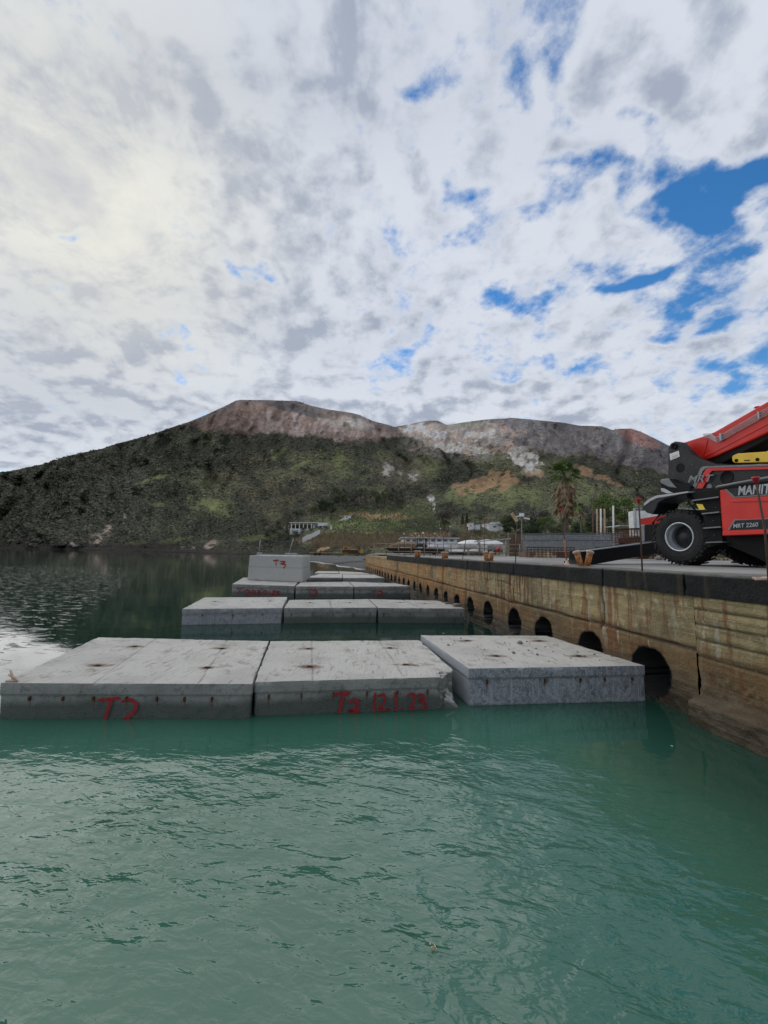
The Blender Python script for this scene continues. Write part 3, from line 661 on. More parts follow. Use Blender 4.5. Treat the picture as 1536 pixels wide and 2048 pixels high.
# ------------------------------------------------------------------ concrete blocks
def blockmat(name, streak=0.0, tone=(.55, .53, .485), side=(.25, .245, .225), darktop=0.0):
    m, t, b = newmat(name); p = objc(t); gp = pos(t); z = sepz(t, gp)
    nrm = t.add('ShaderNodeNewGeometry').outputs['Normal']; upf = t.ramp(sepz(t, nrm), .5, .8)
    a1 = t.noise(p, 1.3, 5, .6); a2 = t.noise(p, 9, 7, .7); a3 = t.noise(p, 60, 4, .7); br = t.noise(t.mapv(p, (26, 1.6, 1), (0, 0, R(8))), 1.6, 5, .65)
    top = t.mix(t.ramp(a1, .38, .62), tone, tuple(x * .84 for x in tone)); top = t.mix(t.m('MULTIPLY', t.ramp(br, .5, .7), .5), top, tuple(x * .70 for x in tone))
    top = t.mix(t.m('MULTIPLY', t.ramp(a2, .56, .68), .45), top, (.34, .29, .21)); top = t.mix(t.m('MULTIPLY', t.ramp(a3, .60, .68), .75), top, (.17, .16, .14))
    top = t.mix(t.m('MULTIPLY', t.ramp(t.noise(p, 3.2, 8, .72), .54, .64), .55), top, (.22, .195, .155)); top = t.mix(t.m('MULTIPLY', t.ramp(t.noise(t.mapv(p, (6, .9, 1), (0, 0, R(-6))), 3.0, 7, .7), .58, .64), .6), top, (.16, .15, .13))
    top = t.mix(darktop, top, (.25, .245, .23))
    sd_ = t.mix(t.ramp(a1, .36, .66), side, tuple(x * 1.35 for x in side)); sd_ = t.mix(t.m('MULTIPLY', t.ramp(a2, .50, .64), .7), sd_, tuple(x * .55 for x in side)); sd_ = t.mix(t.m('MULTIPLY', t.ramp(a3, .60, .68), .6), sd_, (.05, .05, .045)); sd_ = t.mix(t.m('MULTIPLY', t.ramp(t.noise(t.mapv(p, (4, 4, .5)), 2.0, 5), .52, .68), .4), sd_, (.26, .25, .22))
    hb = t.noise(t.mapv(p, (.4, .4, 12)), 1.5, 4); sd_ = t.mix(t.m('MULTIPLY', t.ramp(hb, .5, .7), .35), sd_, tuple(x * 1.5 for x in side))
    wet = t.ramp(t.m('ADD', z, t.m('MULTIPLY', t.m('SUBTRACT', a1, .5), .16)), .26, .13)
    if streak:
        wv_ = t.vm('SCALE', t.vm('SUBTRACT', t.noise(p, 1.9, 5, .6, 0.0, 1), (.5, .5, .5)), sc=1.1)
        w2 = t.noise(t.mapv(t.vm('ADD', p, wv_), (7.5, 7.5, 2.0), (0, R(34), 0)), 2.6, 9, .74, .2)
        w3 = t.noise(t.mapv(p, (7, 7, .5)), 2.2, 5, .6)
        f = t.m('MULTIPLY', t.m('MULTIPLY', t.m('MAXIMUM', t.ramp(w2, .43, .60), t.m('MULTIPLY', t.ramp(w3, .56, .62), .9)), t.attr('front')), streak)
        sd_ = t.mix(t.attr('front'), tuple(x * 1.9 for x in side), sd_); sd_ = t.mix(f, sd_, (.40, .42, .45))
    else: sd_ = t.mix(t.m('MULTIPLY', wet, .85), sd_, (.06, .075, .06))
    sd_ = t.mix(t.ramp(z, .03, -.03), sd_, (.05, .085, .065))
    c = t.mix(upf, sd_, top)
    c = t.mix(t.m('MULTIPLY', t.attr('seam'), .75), c, (.12, .11, .095))
    rs = t.attr('rust'); c = t.mix(t.m('MULTIPLY', rs, t.ramp(t.m('ADD', a2, t.m('MULTIPLY', rs, .5)), .60, .86)), c, (.12, .055, .022))
    t.put(b.inputs['Base Color'], c); t.put(b.inputs['Roughness'], t.ramp(z, .05, .25, .45, .9)); b.inputs['Specular IOR Level'].default_value = .3
    t.put(b.inputs['Normal'], t.bump(t.m('ADD', t.m('ADD', a2, t.m('MULTIPLY', a3, .6)), t.m('MULTIPLY', br, .6)), .9, .025)); return m
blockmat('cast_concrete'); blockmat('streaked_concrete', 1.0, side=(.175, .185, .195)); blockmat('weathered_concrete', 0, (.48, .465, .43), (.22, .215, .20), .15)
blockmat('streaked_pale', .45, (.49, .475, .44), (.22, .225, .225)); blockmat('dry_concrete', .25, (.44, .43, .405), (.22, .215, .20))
simple('rusty_iron', (.10, .04, .016), (.05, .022, .012), 20, .9, bump=.5, bscale=60)
simple('red_spray', (.34, .018, .022), (.22, .012, .016), 14, .8)
simple('old_timber', (.55, .40, .30), (.36, .25, .18), 12, .9, bump=.4)
def block(tl, tr, br, bl, h, mat, label, group='concrete blocks laid in rows beside the quay', depth=1.1, res=.045, rusts=(), seams=(), pins=(), hooks=True, broken=None, zbot=None, root=None):
    Pt = [at(*c, h) for c in (bl, br, tr, tl)]       # ccw from front left
    fl, frr = Pt[0], Pt[1]
    zb = (h - depth) if zbot is None else zbot
    P8 = [np.array([p_[0], p_[1], zb]) for p_ in Pt] + [np.array([p_[0], p_[1], h]) for p_ in Pt]
    e = empty('concrete_block', (Pt[0] + Pt[2]) / 2 * [1, 1, 0] + [0, 0, zb], label, 'concrete block', group)
    L = [np.linalg.norm(P8[1] - P8[0]), np.linalg.norm(P8[3] - P8[0]), h - zb]
    n = tuple(int(max(4, min(190, x / res))) for x in L)
    Vb, Fb, uv = grid_box(P8, n, .010, 5, .03, fl[0] * 3 + h)
    top = (Vb[:, 2] > h - .06)
    # cast lip: upper band of the sides stands slightly proud, line under it
    cen = np.array(P8).mean(0)
    below = sm(h - .125, h - .135, Vb[:, 2]) * (1 - top)
    side = np.where((uv[:, 2] > 0) & (uv[:, 2] < 1), 1, 0)
    dxy = (cen - Vb); dxy[:, 2] = 0; dxy /= (np.linalg.norm(dxy, axis=1, keepdims=True) + 1e-6)
    Vb = Vb + dxy * (below * .012)[:, None]
    seam = np.exp(-((Vb[:, 2] - (h - .13)) / .008) ** 2) * side * .8
    rustm = np.zeros(len(Vb))
    for a, s_ in seams:      # along the length at fraction a of the width, slanting by s_
        k = np.exp(-(((uv[:, 0] - a - s_ * uv[:, 1]) * L[0] - (fbm(Vb * 3, 2) - .5) * .03) / .008) ** 2) * (uv[:, 2] > .999); seam = np.maximum(seam, k * .8); Vb[:, 2] -= k * .006
    if broken is not None:   # a broken away corner
        bp = broken; d = np.linalg.norm(Vb - np.array([bp[0], bp[1], h - .12]), axis=1); k = sm(.34, .05, d + (fbm(Vb * 9, 3) - .5) * .16); Vb = Vb + (cen - Vb) * (k * .13)[:, None] + (fbm(Vb * 20, 3) - .5)[:, None] * k[:, None] * .08
    recs = []
    for (ru, rv) in rusts:
        p_ = at(ru, rv, h); recs.append(p_); dx = np.abs(Vb[:, 0] - p_[0]); dy = np.abs(Vb[:, 1] - p_[1]); d = np.hypot(dx / 1.8, dy * 1.3)
        rustm = np.maximum(rustm, np.exp(-((d + (fbm(Vb * 7, 3) - .5) * .16) / .12) ** 2) * .8 * (uv[:, 2] > .999)); k = np.exp(-(d / .034) ** 4) * (uv[:, 2] > .999); Vb[:, 2] -= k * .03; rustm = np.maximum(rustm, k * 1.6)
    dirx = (frr - fl) / L[0]
    for a in pins:
        p_ = fl + dirx * L[0] * a; dx = (Vb - p_) @ dirx
        rustm = np.maximum(rustm, np.exp(-(dx / .014) ** 2) * sm(h - .14, h - .16, Vb[:, 2]) * sm(h - .40, h - .2, Vb[:, 2]) * (uv[:, 1] < .001) * .9)
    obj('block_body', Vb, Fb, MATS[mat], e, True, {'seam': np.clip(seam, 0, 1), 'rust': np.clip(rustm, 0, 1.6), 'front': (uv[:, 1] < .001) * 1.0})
    nf = np.cross(dirx, [0, 0, 1]); nf /= np.linalg.norm(nf)
    if nf[1] > 0: nf = -nf
    for p_ in recs:
        mb = MB(); sz = .034 + .016 * random.random(); q_ = p_ + [0, 0, -.012]
        mb.tube([q_ + [-sz, 0, -.01], q_ + [-sz * .6, .01, .012], q_ + [sz * .5, 0, .014], q_ + [sz, -.01, -.01]], .011, 6); mb.tube([q_ + [-sz * .9, .03, -.012], q_ + [sz * .8, .025, -.008]], .009, 6)
        mb.build('lifting_loop', MATS['rusty_iron'], e, True)
    for a in pins:
        p_ = fl + dirx * L[0] * a + [0, 0, -.165] + nf * .0; mb = MB(); mb.box(p_ + [0, 0, 0], dirx * .009, -nf * .016, (0, 0, .022)); mb.build('tie_bar_stub', MATS['rusty_iron'], e)
    return e, (fl, frr, nf)
def paint(e, face, strokes, width, zoom=None, px=None, name='painted_mark', label=None, off=.014, mat='red_spray', op=1):
    """spray-can strokes: round-ended bands lying on the face; strokes in image places"""
    fl, frr, nf = face; V = []; Fc = []
    for st in strokes:
        pts = [onV(x, y, fl, frr) for x, y in st]
        # smooth the line
        if len(pts) > 2:
            P_ = []
            for i in range(len(pts) - 1):
                p0 = pts[max(i - 1, 0)]; p1 = pts[i]; p2 = pts[i + 1]; p3 = pts[min(i + 2, len(pts) - 1)]
                for k in range(6):
                    s_ = k / 6; P_.append(.5 * ((2 * p1) + (-p0 + p2) * s_ + (2 * p0 - 5 * p1 + 4 * p2 - p3) * s_ ** 2 + (-p0 + 3 * p1 - 3 * p2 + p3) * s_ ** 3))
            pts = P_ + [pts[-1]]
        n = len(pts); b0 = len(V)
        for i, p_ in enumerate(pts):
            tn = pts[min(i + 1, n - 1)] - pts[max(i - 1, 0)]; tn = tn / (np.linalg.norm(tn) + 1e-9); sd_ = np.cross(tn, nf); wd = width * .5 * (.8 + .45 * vnoise(np.array([i * .7, b0, 0]))) * (.6 if i in (0, n - 1) else 1)
            V += [p_ + sd_ * wd + nf * off, p_ - sd_ * wd + nf * off]
        Fc += [(b0 + 2 * i, b0 + 2 * i + 1, b0 + 2 * i + 3, b0 + 2 * i + 2) for i in range(n - 1)]
        for p_, q_ in ((pts[0], 1), (pts[-1], 1)):
            b1 = len(V); V += [p_ + nf * (off + .0005) + (np.array(dirn(k, nf)) * width * .46) for k in range(8)]; Fc.append(tuple(range(b1, b1 + 8)))
    return obj(name, V, Fc, MATS[mat], e)
def dirn(k, nf):
    x = np.cross([0, 0, 1], nf); x /= np.linalg.norm(x); a = 2 * math.pi * k / 8; return x * math.cos(a) + np.array([0, 0, 1]) * math.sin(a)
def Z8(pts): return [(x / 2.194, 1250 + y / 2.194) for x, y in pts]
def ZB(pts): return [(500 + x / 3.072, 1240 + y / 3.072) for x, y in pts]
def Z7(pts): return [(350 + x / 2.56, 1080 + y / 2.56) for x, y in pts]
hA = .385
eA, fA = block((196, 1274), (538, 1282), (505, 1368), (1, 1366), hA, 'cast_concrete', 'nearest block at the left edge, pale, with a red T2 and rusty lifting points', rusts=[(269, 1293), (196, 1331), (444, 1297), (415, 1335)], seams=[(.36, -.02), (.78, -.02)], pins=(.12, .25, .37, .50, .62, .73, .84), res=.018)
paint(eA, fA, [Z8([(440, 328), (480, 324), (525, 319)]), Z8([(492, 322), (480, 365), (463, 410)]), Z8([(540, 335), (570, 326), (600, 345), (592, 375), (548, 414)]), Z8([(548, 415), (580, 419), (608, 418)])], .036)
eB, fB = block((541, 1282), (838.5, 1280), (922, 1353), (508, 1364), hA, 'cast_concrete', 'near pale block with a broken corner and a red spray painted date', rusts=[(617, 1297.6), (619.5, 1333), (780, 1296), (812, 1329.5)], seams=[(.27, .0), (.72, .0)], pins=(.07, .22, .37, .53, .68, .83), broken=at(922, 1353, hA), res=.018)
paint(eB, fB, [ZB([(515, 457), (560, 450), (612, 446)]), ZB([(575, 450), (562, 505), (550, 562)]), ZB([(612, 500), (642, 488), (664, 506), (652, 535), (612, 556)]), ZB([(612, 557), (640, 561), (668, 558)])], .036)
paint(eB, fB, [ZB([(768, 450), (765, 500), (760, 558)]), ZB([(790, 466), (812, 455), (828, 470), (822, 505), (788, 545)]), ZB([(788, 546), (815, 548), (838, 545)]), ZB([(848, 549), (851, 547)]), ZB([(893, 446), (895, 495), (897, 548)]), ZB([(930, 545), (936, 543)]),
               ZB([(970, 462), (995, 450), (1012, 465), (1005, 500), (980, 535)]), ZB([(980, 536), (998, 540), (1015, 538)]), ZB([(1030, 462), (1052, 456), (1066, 474), (1040, 494), (1070, 500), (1082, 522), (1052, 540)])], .029)
hC = .455
eC, fC = block((841, 1270), (1094, 1271), (1290, 1331), (937, 1337), hC, 'streaked_concrete', 'near concrete block touching the quay wall, streaked blue grey and strewn with pebbles', rusts=[(935, 1281.6), (992.6, 1312), (1079, 1282), (1158, 1312)], pins=(.1, .42, .62, .76, .92), res=.018, seams=())
hD = .40
eD, fD = block((409, 1194.5), (574.6, 1194), (564, 1216), (364, 1218), hD, 'streaked_pale', 'leftmost block of the second row, its front streaked with white', rusts=[(430, 1203), (540, 1202)], pins=(.2, .5, .8), seams=[(.4, 0)])
eE, fE = block((578.5, 1199.5), (736.7, 1198), (754, 1215), (568, 1216), hD, 'weathered_concrete', 'middle block of the second row, plain grey between its two neighbours', rusts=[(620, 1205), (700, 1205)], pins=(.08, .3, .52, .74, .92), seams=[(.5, 0)])
eF, fF = block((737.5, 1198), (875, 1201), (930, 1217), (756.5, 1215.7), hD, 'weathered_concrete', 'block of the second row beside the quay with stones on its right end', rusts=[(800, 1205), (850, 1207)], pins=(.06, .36, .68, .95), seams=[(.5, 0)])
hG = .475
eG, fG = block((487, 1155), (600, 1160), (589, 1172), (464, 1168), hG, 'weathered_concrete', 'leftmost third row block painted with the red date 03.01.23', rusts=[(520, 1163)], pins=(.1, .5, .9))
eH, fH = block((602, 1164), (697, 1163.5), (707.5, 1173), (591, 1172.6), hG, 'weathered_concrete', 'middle block of the third row painted with a red T2', rusts=[(640, 1168)], pins=(.1, .35, .6, .85))
eI, fI = block((698.5, 1163.5), (791, 1166.5), (822, 1172.3), (708.5, 1173), hG, 'weathered_concrete', 'third row block next to the quay painted with a faint red T2', rusts=[(760, 1168)], pins=(.1, .35, .6, .85))
paint(eG, fG, [Z7(k) for k in ([(318, 250), (350, 246)], [(336, 248), (324, 277)], [(358, 262), (372, 254), (384, 264), (362, 280)], [(362, 280), (388, 281)], [(402, 258), (396, 268), (402, 278), (414, 268), (408, 258), (402, 258)], [(422, 257), (436, 261), (426, 267), (438, 272), (424, 279)], [(446, 279), (448, 279)], [(458, 259), (454, 268), (460, 278), (472, 268), (466, 259), (458, 259)], [(484, 259), (482, 279)], [(490, 279), (492, 279)], [(500, 262), (512, 261), (498, 280), (514, 280)], [(520, 262), (532, 264), (522, 270), (534, 276), (522, 283)])], .045)
paint(eH, fH, [Z7(k) for k in ([(675, 255), (702, 252)], [(690, 254), (694, 290)], [(706, 262), (718, 254), (726, 266), (706, 286)], [(706, 287), (728, 284)])], .05)
paint(eI, fI, [Z7(k) for k in ([(1005, 262), (1032, 260)], [(1018, 261), (1018, 288)], [(1040, 265), (1052, 260), (1062, 270), (1040, 287)], [(1040, 288), (1064, 287)])], .05)
hK = .34
block((640, 1147.5), (684, 1148), (685, 1155.5), (612, 1155), hK, 'weathered_concrete', 'fourth row block just behind the stacked block', rusts=[(660, 1151)], pins=())
block((685, 1148.5), (748, 1149), (769, 1155.8), (686, 1155.8), hK, 'streaked_pale', 'fourth row block with a patchy front beside the quay wall', rusts=[(720, 1152)], pins=())
block((636, 1142), (676, 1142.5), (679, 1146.5), (628, 1146.3), hK, 'weathered_concrete', 'farthest row block, just right of the stacked block', rusts=[], pins=())
block((677.5, 1142.3), (722, 1144.3), (742, 1148), (680, 1147.8), hK, 'weathered_concrete', 'farthest row block beside the quay', rusts=[], pins=())
# the upright block set on top of the third row
Pf0 = at(494.5, 1160, hG); Pf1 = at(604, 1165, hG); Pf2 = at(626.6, 1154.5, hG)
e = empty('stacked_block', (Pf0 + Pf2) / 2 * [1, 1, 0] + [0, 0, hG], 'tall concrete block stacked on top of the others with a red T3', 'concrete block', None)
wv = Pf1 - Pf0; dv = Pf2 - Pf1; nv = np.array([-wv[1], wv[0], 0]); nv /= np.linalg.norm(nv); dv = dv / np.linalg.norm(dv) * 2.5
zt_ = onV(604, 1112.5, Pf1, Pf1 + wv)[2]
ins = wv / np.linalg.norm(wv) * .07
P8 = [Pf0, Pf1, Pf1 + dv, Pf0 + dv, Pf0 + ins, Pf1 - ins * .3, Pf1 + dv - ins * .3, Pf0 + dv + ins]
P8 = [np.array([p_[0], p_[1], (hG + .015) if i < 4 else zt_]) for i, p_ in enumerate(P8)]
Vb, Fb, uv = grid_box(P8, (60, 50, 26), .012, 4, .035, 9.0)
seam = np.exp(-((uv[:, 2] - .53) / .012) ** 2) * (uv[:, 2] < .99) * (uv[:, 2] > .01)
obj('block_body', Vb, Fb, MATS['dry_concrete'], e, True, {'seam': seam * .7, 'rust': seam * 0})
nf = -nv; paint(e, (P8[0], P8[1], nf), [Z7(k) for k in ([(505, 106), (520, 103), (532, 104)], [(518, 104), (519, 130)], [(540, 111), (555, 109), (564, 113), (548, 122), (566, 126), (564, 136), (556, 144)], [(540, 122), (548, 122)])], .05, off=.03)
# pebbles and chips on the near right block
stone = MB(); 
bm = bmesh.new(); bmesh.ops.create_icosphere(bm, subdivisions=2, radius=1); sv = [v.co[:] for v in bm.verts]; sf = [[v.index for v in f.verts] for f in bm.faces]; bm.free()
simple('pebble', (.22, .20, .18), (.13, .12, .11), 9, .9, bump=.4)
protos = []
for k in range(4):
    vv = np.array(sv); vv = vv * (1 + .5 * (fbm(vv * 1.3 + k * 9, 2) - .5))[:, None] * [1.25, .9, .62]
    me = bpy.data.meshes.new('pebble'); me.from_pydata([tuple(x) for x in vv], [], sf); me.materials.append(MATS['pebble']); protos.append(me)
ZC = lambda x, y: (820 + x / 2.954, 1240 + y / 2.954)
def pebble(u, v, z, r, label, group):
    o = bpy.data.objects.new('pebble', random.choice(protos)); COL.objects.link(o); p_ = at(u, v, z); o.location = (p_[0], p_[1], z + r * .42); o.scale = (r, r, r); o.rotation_euler = (0, 0, random.uniform(0, 6)); return tag(o, label, 'stone', group)
big = [(650, 140, .045, 'largest dark stone lying on the pebble strewn block'), (612, 197, .026, 'roundish brown stone near the middle of the pebbled block'), (198, 83, .024, 'stone on the far left edge of the pebbled block'), (228, 150, .020, 'dark chip near the left edge of the pebbled block'), (752, 207, .022, 'flat dark stone right of the round brown one')]
for x, y, r, lb in big: pebble(*ZC(x, y), hC, r, lb, None)
for x, y in [(520, 160), (690, 128), (872, 146), (845, 190), (820, 245), (868, 238), (440, 175), (585, 175), (990, 192), (1190, 215), (1225, 237), (910, 205), (400, 160), (745, 170), (1030, 215), (1120, 240), (880, 118), (1060, 190), (560, 135), (800, 160), (300, 110), (1090, 205), (950, 230), (700, 180)]:
    pebble(*ZC(x, y), hC, random.uniform(.008, .016), 'small pebble scattered on the near block beside the quay', 'small pebbles scattered on the near block')
for (u, v, r, lb) in [(914, 1213, .10, 'large pale stone on the second row block by the quay'), (893, 1208, .055, 'smaller pale stone on the second row block by the quay')]: pebble(u, v, hD, r, lb, None)
# splintered wood on the left edge
p_ = at(26, 1364, hA); mb = MB()
mb.tube([p_ + [.02, 0, .01], p_ + [-.03, .02, .05], p_ + [-.07, .03, .12]], [.008, .016, .010], 6); mb.tube([p_ + [.06, -.01, .01], p_ + [.0, .01, .045], p_ + [-.08, .03, .07]], [.006, .014, .012], 6); mb.tube([p_ + [-.08, 0, .012], p_ + [.05, .0, .012]], .012, 6)
o = mb.build('driftwood', MATS['old_timber'], None, True, origin=p_); tag(o, 'pale splintered scrap of wood on the left edge of the nearest block', 'driftwood')
# leaf scraps floating
simple('dry_leaf', (.42, .34, .20), (.30, .22, .12), 20, .8); simple('white_scrap', (.6, .6, .56), (.5, .5, .47), 20, .7)
def scrap(u, v, r, mat, name, label, n=5):
    p_ = at(u, v, .004); mb = MB()
    for k in range(n):
        a = random.uniform(0, 6); c_ = p_ + [random.uniform(-r, r), random.uniform(-r, r) * .7, .002 + .002 * k]; d_ = np.array([math.cos(a), math.sin(a), .1]); s_ = np.array([-math.sin(a), math.cos(a), 0])
        mb.prism([c_ - d_ * r * .6, c_ - s_ * r * .25 + [0, 0, .002], c_ + d_ * r * .6, c_ + s_ * r * .25 + [0, 0, .002]], (0, 0, .002))
    o = mb.build(name, MATS[mat], None, origin=p_); tag(o, label, 'leaf' if 'leaf' in name else 'litter')
scrap(866, 1898, .016, 'dry_leaf', 'floating_leaf', 'small crumpled tan leaf floating in the foreground water', 6)
scrap(1348, 1494, .02, 'white_scrap', 'floating_scrap', 'white scrap floating in the dark green water near the quay', 3)
# ------------------------------------------------------------------ the telescopic handler on the quay
simple('machine_red', (.60, .020, .012), (.54, .017, .010), 2, .42, coat=.1, bump=.04, bscale=80, spec=.3)
simple('machine_dark', (.012, .0135, .017), (.009, .010, .012), 3, .5, bump=.12, bscale=90, spec=.3, c3=(.02, .02, .02))
simple('machine_black', (.004, .004, .0045), (.006, .006, .006), 4, .7, bump=.2, bscale=50, spec=.2)
simple('machine_grey', (.17, .175, .185), (.13, .135, .14), 3, .45)
simple('badge_grey', (.42, .43, .45), (.36, .37, .39), 3, .4); simple('badge_dim', (.20, .21, .225), (.17, .18, .19), 3, .5)
simple('rim_silver', (.50, .53, .56), (.40, .42, .44), 4, .35, metal=.6)
simple('hub_dark', (.012, .014, .016), (.02, .02, .02), 9, .6)
simple('tyre_rubber', (.009, .009, .0095), (.018, .017, .016), 8, .85, bump=.4, bscale=40)
simple('machine_yellow', (.75, .48, .02), (.68, .42, .02), 3, .45); simple('label_yellow', (.80, .60, .04), (.7, .5, .03), 3, .5)
simple('label_white', (.75, .75, .74), (.62, .62, .61), 30, .5); simple('hose_steel', (.45, .45, .46), (.36, .36, .37), 10, .3, metal=.7)
WM = float(at(1362, 1130, DECK) @ QN); SW = onW(1356, 1071, WM)[0]; ZD = DECK
TH = empty('telehandler', Q(SW, WM + 1.2, ZD), 'large red and black telescopic handler on the quay, boom rising out of frame', 'telehandler')
def MZ(x, y): return 1236 + x / 5.12, 780 + y / 5.12
def PW_(x, y, w): u, v = MZ(x, y); s_, z_ = onW(u, v, w); return Q(s_, w, z_)
def slab(name, pts, w, th, mat, parent=TH, bevel=.012):
    mb = MB(); mb.prism([PW_(x, y, w) for x, y in pts], QN * th); return mb.build(name, MATS[mat], parent, bevel=bevel)
def bar(mb, a, b, w, r, n=8): return mb.tube([PW_(*a, w), PW_(*b, w)], r, n)
def circ(name, x, y, rx, w, mat, parent, out=.01, depth=.04, n=24, ring=None):
    c = PW_(x, y, w); r_ = rx / 5.12 / F * float(np.linalg.norm(c[:2])) * .92
    mb = MB(); mb.lathe(c, -QN, [(0.001, out * .2), (r_ * .84, out * .2), (r_ * .86, out), (r_ * .97, out), (r_, out * .3), (r_, -depth)], n); return mb.build(name, MATS[mat], parent, out > .005)
# chassis
slab('chassis', [(720, 1010), (1040, 1000), (1500, 930), (2700, 900), (2700, 1650), (1500, 1760), (1380, 1700), (1040, 1560), (905, 1600), (870, 1300), (800, 1180), (700, 1090)], WM + .12, 2.1, 'machine_black')
slab('axle_beam', [(560, 1440), (1200, 1440), (1200, 1600), (560, 1600)], WM + .5, 1.5, 'machine_black')
# wheels
def wheel(s, w, z, steer, inward=1):
    R_, Wd = .65, .50
    ax = QN * math.cos(steer) + QD * math.sin(steer); ax = ax / np.linalg.norm(ax); c = Q(s, w, z)
    root = None
    mb = MB(); mb.lathe(c, ax, [(.335, .06), (.36, .015), (.45, -.005), (.55, .0), (.60, .03), (.625, .08), (.63, .25), (.625, .42), (.60, .47), (.55, .5), (.36, .49), (.335, .44)], 48)
    for k in range(22):
        for sgn in (0, 1):
            a = 2 * math.pi * (k + sgn * .5) / 22; e1 = np.cross(ax, [0, 0, 1]); e1 /= np.linalg.norm(e1); e2 = np.cross(ax, e1)
            rad = e1 * math.cos(a) + e2 * math.sin(a); tan = -e1 * math.sin(a) + e2 * math.cos(a)
            off = .12 if sgn == 0 else .38; dirl = ax * (.13) + tan * (.09 if sgn == 0 else -.09)
            mb.box(c + rad * .632 + ax * off, dirl, tan * .024, rad * .014)
            mb.box(c + rad * .60 + ax * (.005 if sgn == 0 else .495), ax * .012, tan * .026, rad * .03)
    ty = mb.build('wheel', MATS['tyre_rubber'], TH, False)
    for p_ in ty.data.polygons: p_.use_smooth = False
    mb = MB(); mb.lathe(c, ax, [(.335, .05), (.345, .03), (.335, .015), (.31, .02), (.30, .05), (.295, .12), (.275, .14), (.27, .20), (.265, .26)], 40); mb.build('rim', MATS['rim_silver'], ty, True)
    mb = MB(); mb.lathe(c, ax, [(.27, .25), (.20, .25), (.17, .20), (.12, .19), (.10, .15), (.001, .15)], 30)
    for k in range(10):
        a = 2 * math.pi * k / 10; e1 = np.cross(ax, [0, 0, 1]); e1 /= np.linalg.norm(e1); e2 = np.cross(ax, e1); q_ = c + (e1 * math.cos(a) + e2 * math.sin(a)) * .145 + ax * .18; mb.tube([q_, q_ - ax * .03], .012, 6)
    mb.build('hub', MATS['hub_dark'], ty, True); return ty
ZW = ZD + .645
wheel(SW, WM, ZW, R(7)); wheel(SW - .0, WM + 1.95, ZW, R(7)); wheel(SW - 3.4, WM, ZW, R(-7)); wheel(SW - 3.4, WM + 1.95, ZW, R(-7))
# fender over the front left wheel
mb = MB(); fo = [(245, 1215), (252, 1165), (300, 1130), (350, 1100), (390, 1086), (720, 1040), (722, 1062), (480, 1118), (410, 1160), (385, 1225), (355, 1275), (290, 1256)]
fen = slab('fender', fo, WM - .05, .62, 'machine_dark', bevel=.03)
mb = MB(); mb.prism([PW_(x, y, WM - .062) for x, y in [(300, 1128), (350, 1098), (390, 1082), (716, 1037), (718, 1052), (395, 1108), (330, 1140), (290, 1170), (262, 1190), (262, 1165)]], QN * .6); mb.build('fender_top', MATS['badge_grey'], fen, bevel=.008)
# lower side: steps ladder box then the red panel
slab('step_box', [(740, 1050), (1040, 1010), (1062, 1495), (1080, 1570), (905, 1620), (872, 1290), (812, 1180)], WM + .04, .2, 'machine_black')
for a, b in (((762, 1133), (1034, 1096)), ((865, 1268), (1040, 1250)), ((882, 1414), (1058, 1402)), ((905, 1562), (1075, 1555))):
    mb = MB(); pa, pb = PW_(*a, WM - .02), PW_(*b, WM - .02); mb.box((pa + pb) / 2 + QN * .06, (pb - pa) / 2, QN * .08, (0, 0, .013)); mb.build('step', MATS['machine_grey'], TH)
slab('warning_label', [(800, 1166), (864, 1170), (893, 1224), (835, 1228)], WM + .03, .006, 'label_yellow', bevel=0)
RP = slab('side_panel', [(1034, 1022), (1100, 1012), (1185, 1103), (1536, 1076), (2300, 1040), (2300, 1440), (1536, 1478), (1066, 1496), (1048, 1250)], WM - .03, .3, 'machine_red', bevel=.03)
mb = MB(); mb.prism([PW_(x, y, WM - .045) for x, y in [(1170, 1135), (1536, 1105), (2300, 1070), (2300, 1100), (1536, 1140), (1160, 1150)]], QN * .03); mb.build('panel_crease', MATS['machine_red'], RP, bevel=.006)
mb = MB(); mb.prism([PW_(x, y, WM - .05) for x, y in [(1066, 1448), (1536, 1434), (2300, 1400), (2300, 1438), (1536, 1474), (1068, 1492)]], QN * .04); mb.build('panel_lip', MATS['machine_red'], RP, bevel=.01)
# dark name band above it
NB_ = slab('name_band', [(1108, 1016), (1536, 960), (2300, 860), (2300, 1030), (1536, 1070), (1190, 1096)], WM - .02, .3, 'machine_dark', bevel=.01)
slab('name_band_edge', [(1092, 1020), (1110, 1014), (1196, 1092), (1536, 1066), (1536, 1080), (1182, 1106)], WM - .035, .05, 'machine_grey', NB_, .003)
xm = PW_(1500, 1060, WM) - PW_(1230, 1076, WM); xm /= np.linalg.norm(xm); up3 = np.cross(-QN, xm)
def hgt(px, w=WM): return px / 5.12 / F * float(np.linalg.norm(PW_(1300, 1050, w)[:2])) * .82
p_ = PW_(1226, 1076, WM - .024); text('name_lettering', 'MANITOU', hgt(88) * 1.36, p_, xm, -QN, MATS['badge_grey'], NB_, shear=.12, bold=.005, depth=.004, sx=.74)
# lower badge
BG = slab('model_badge', [(1128, 1430), (1192, 1330), (1536, 1318), (1600, 1316), (1600, 1418), (1150, 1434)], WM - .040, .03, 'machine_dark', RP, .004)
slab('badge_edge', [(1122, 1432), (1188, 1328), (1600, 1312), (1600, 1320), (1200, 1336), (1142, 1432)], WM - .046, .03, 'machine_grey', RP, 0)
p_ = PW_(1178, 1413, WM - .052); text('model_lettering', 'MRT 2260', hgt(40) * 1.36, p_, PW_(1470, 1392, WM) - PW_(1178, 1410, WM), -QN, MATS['badge_grey'], RP, shear=.15, bold=.0012, depth=.003, sx=.95)
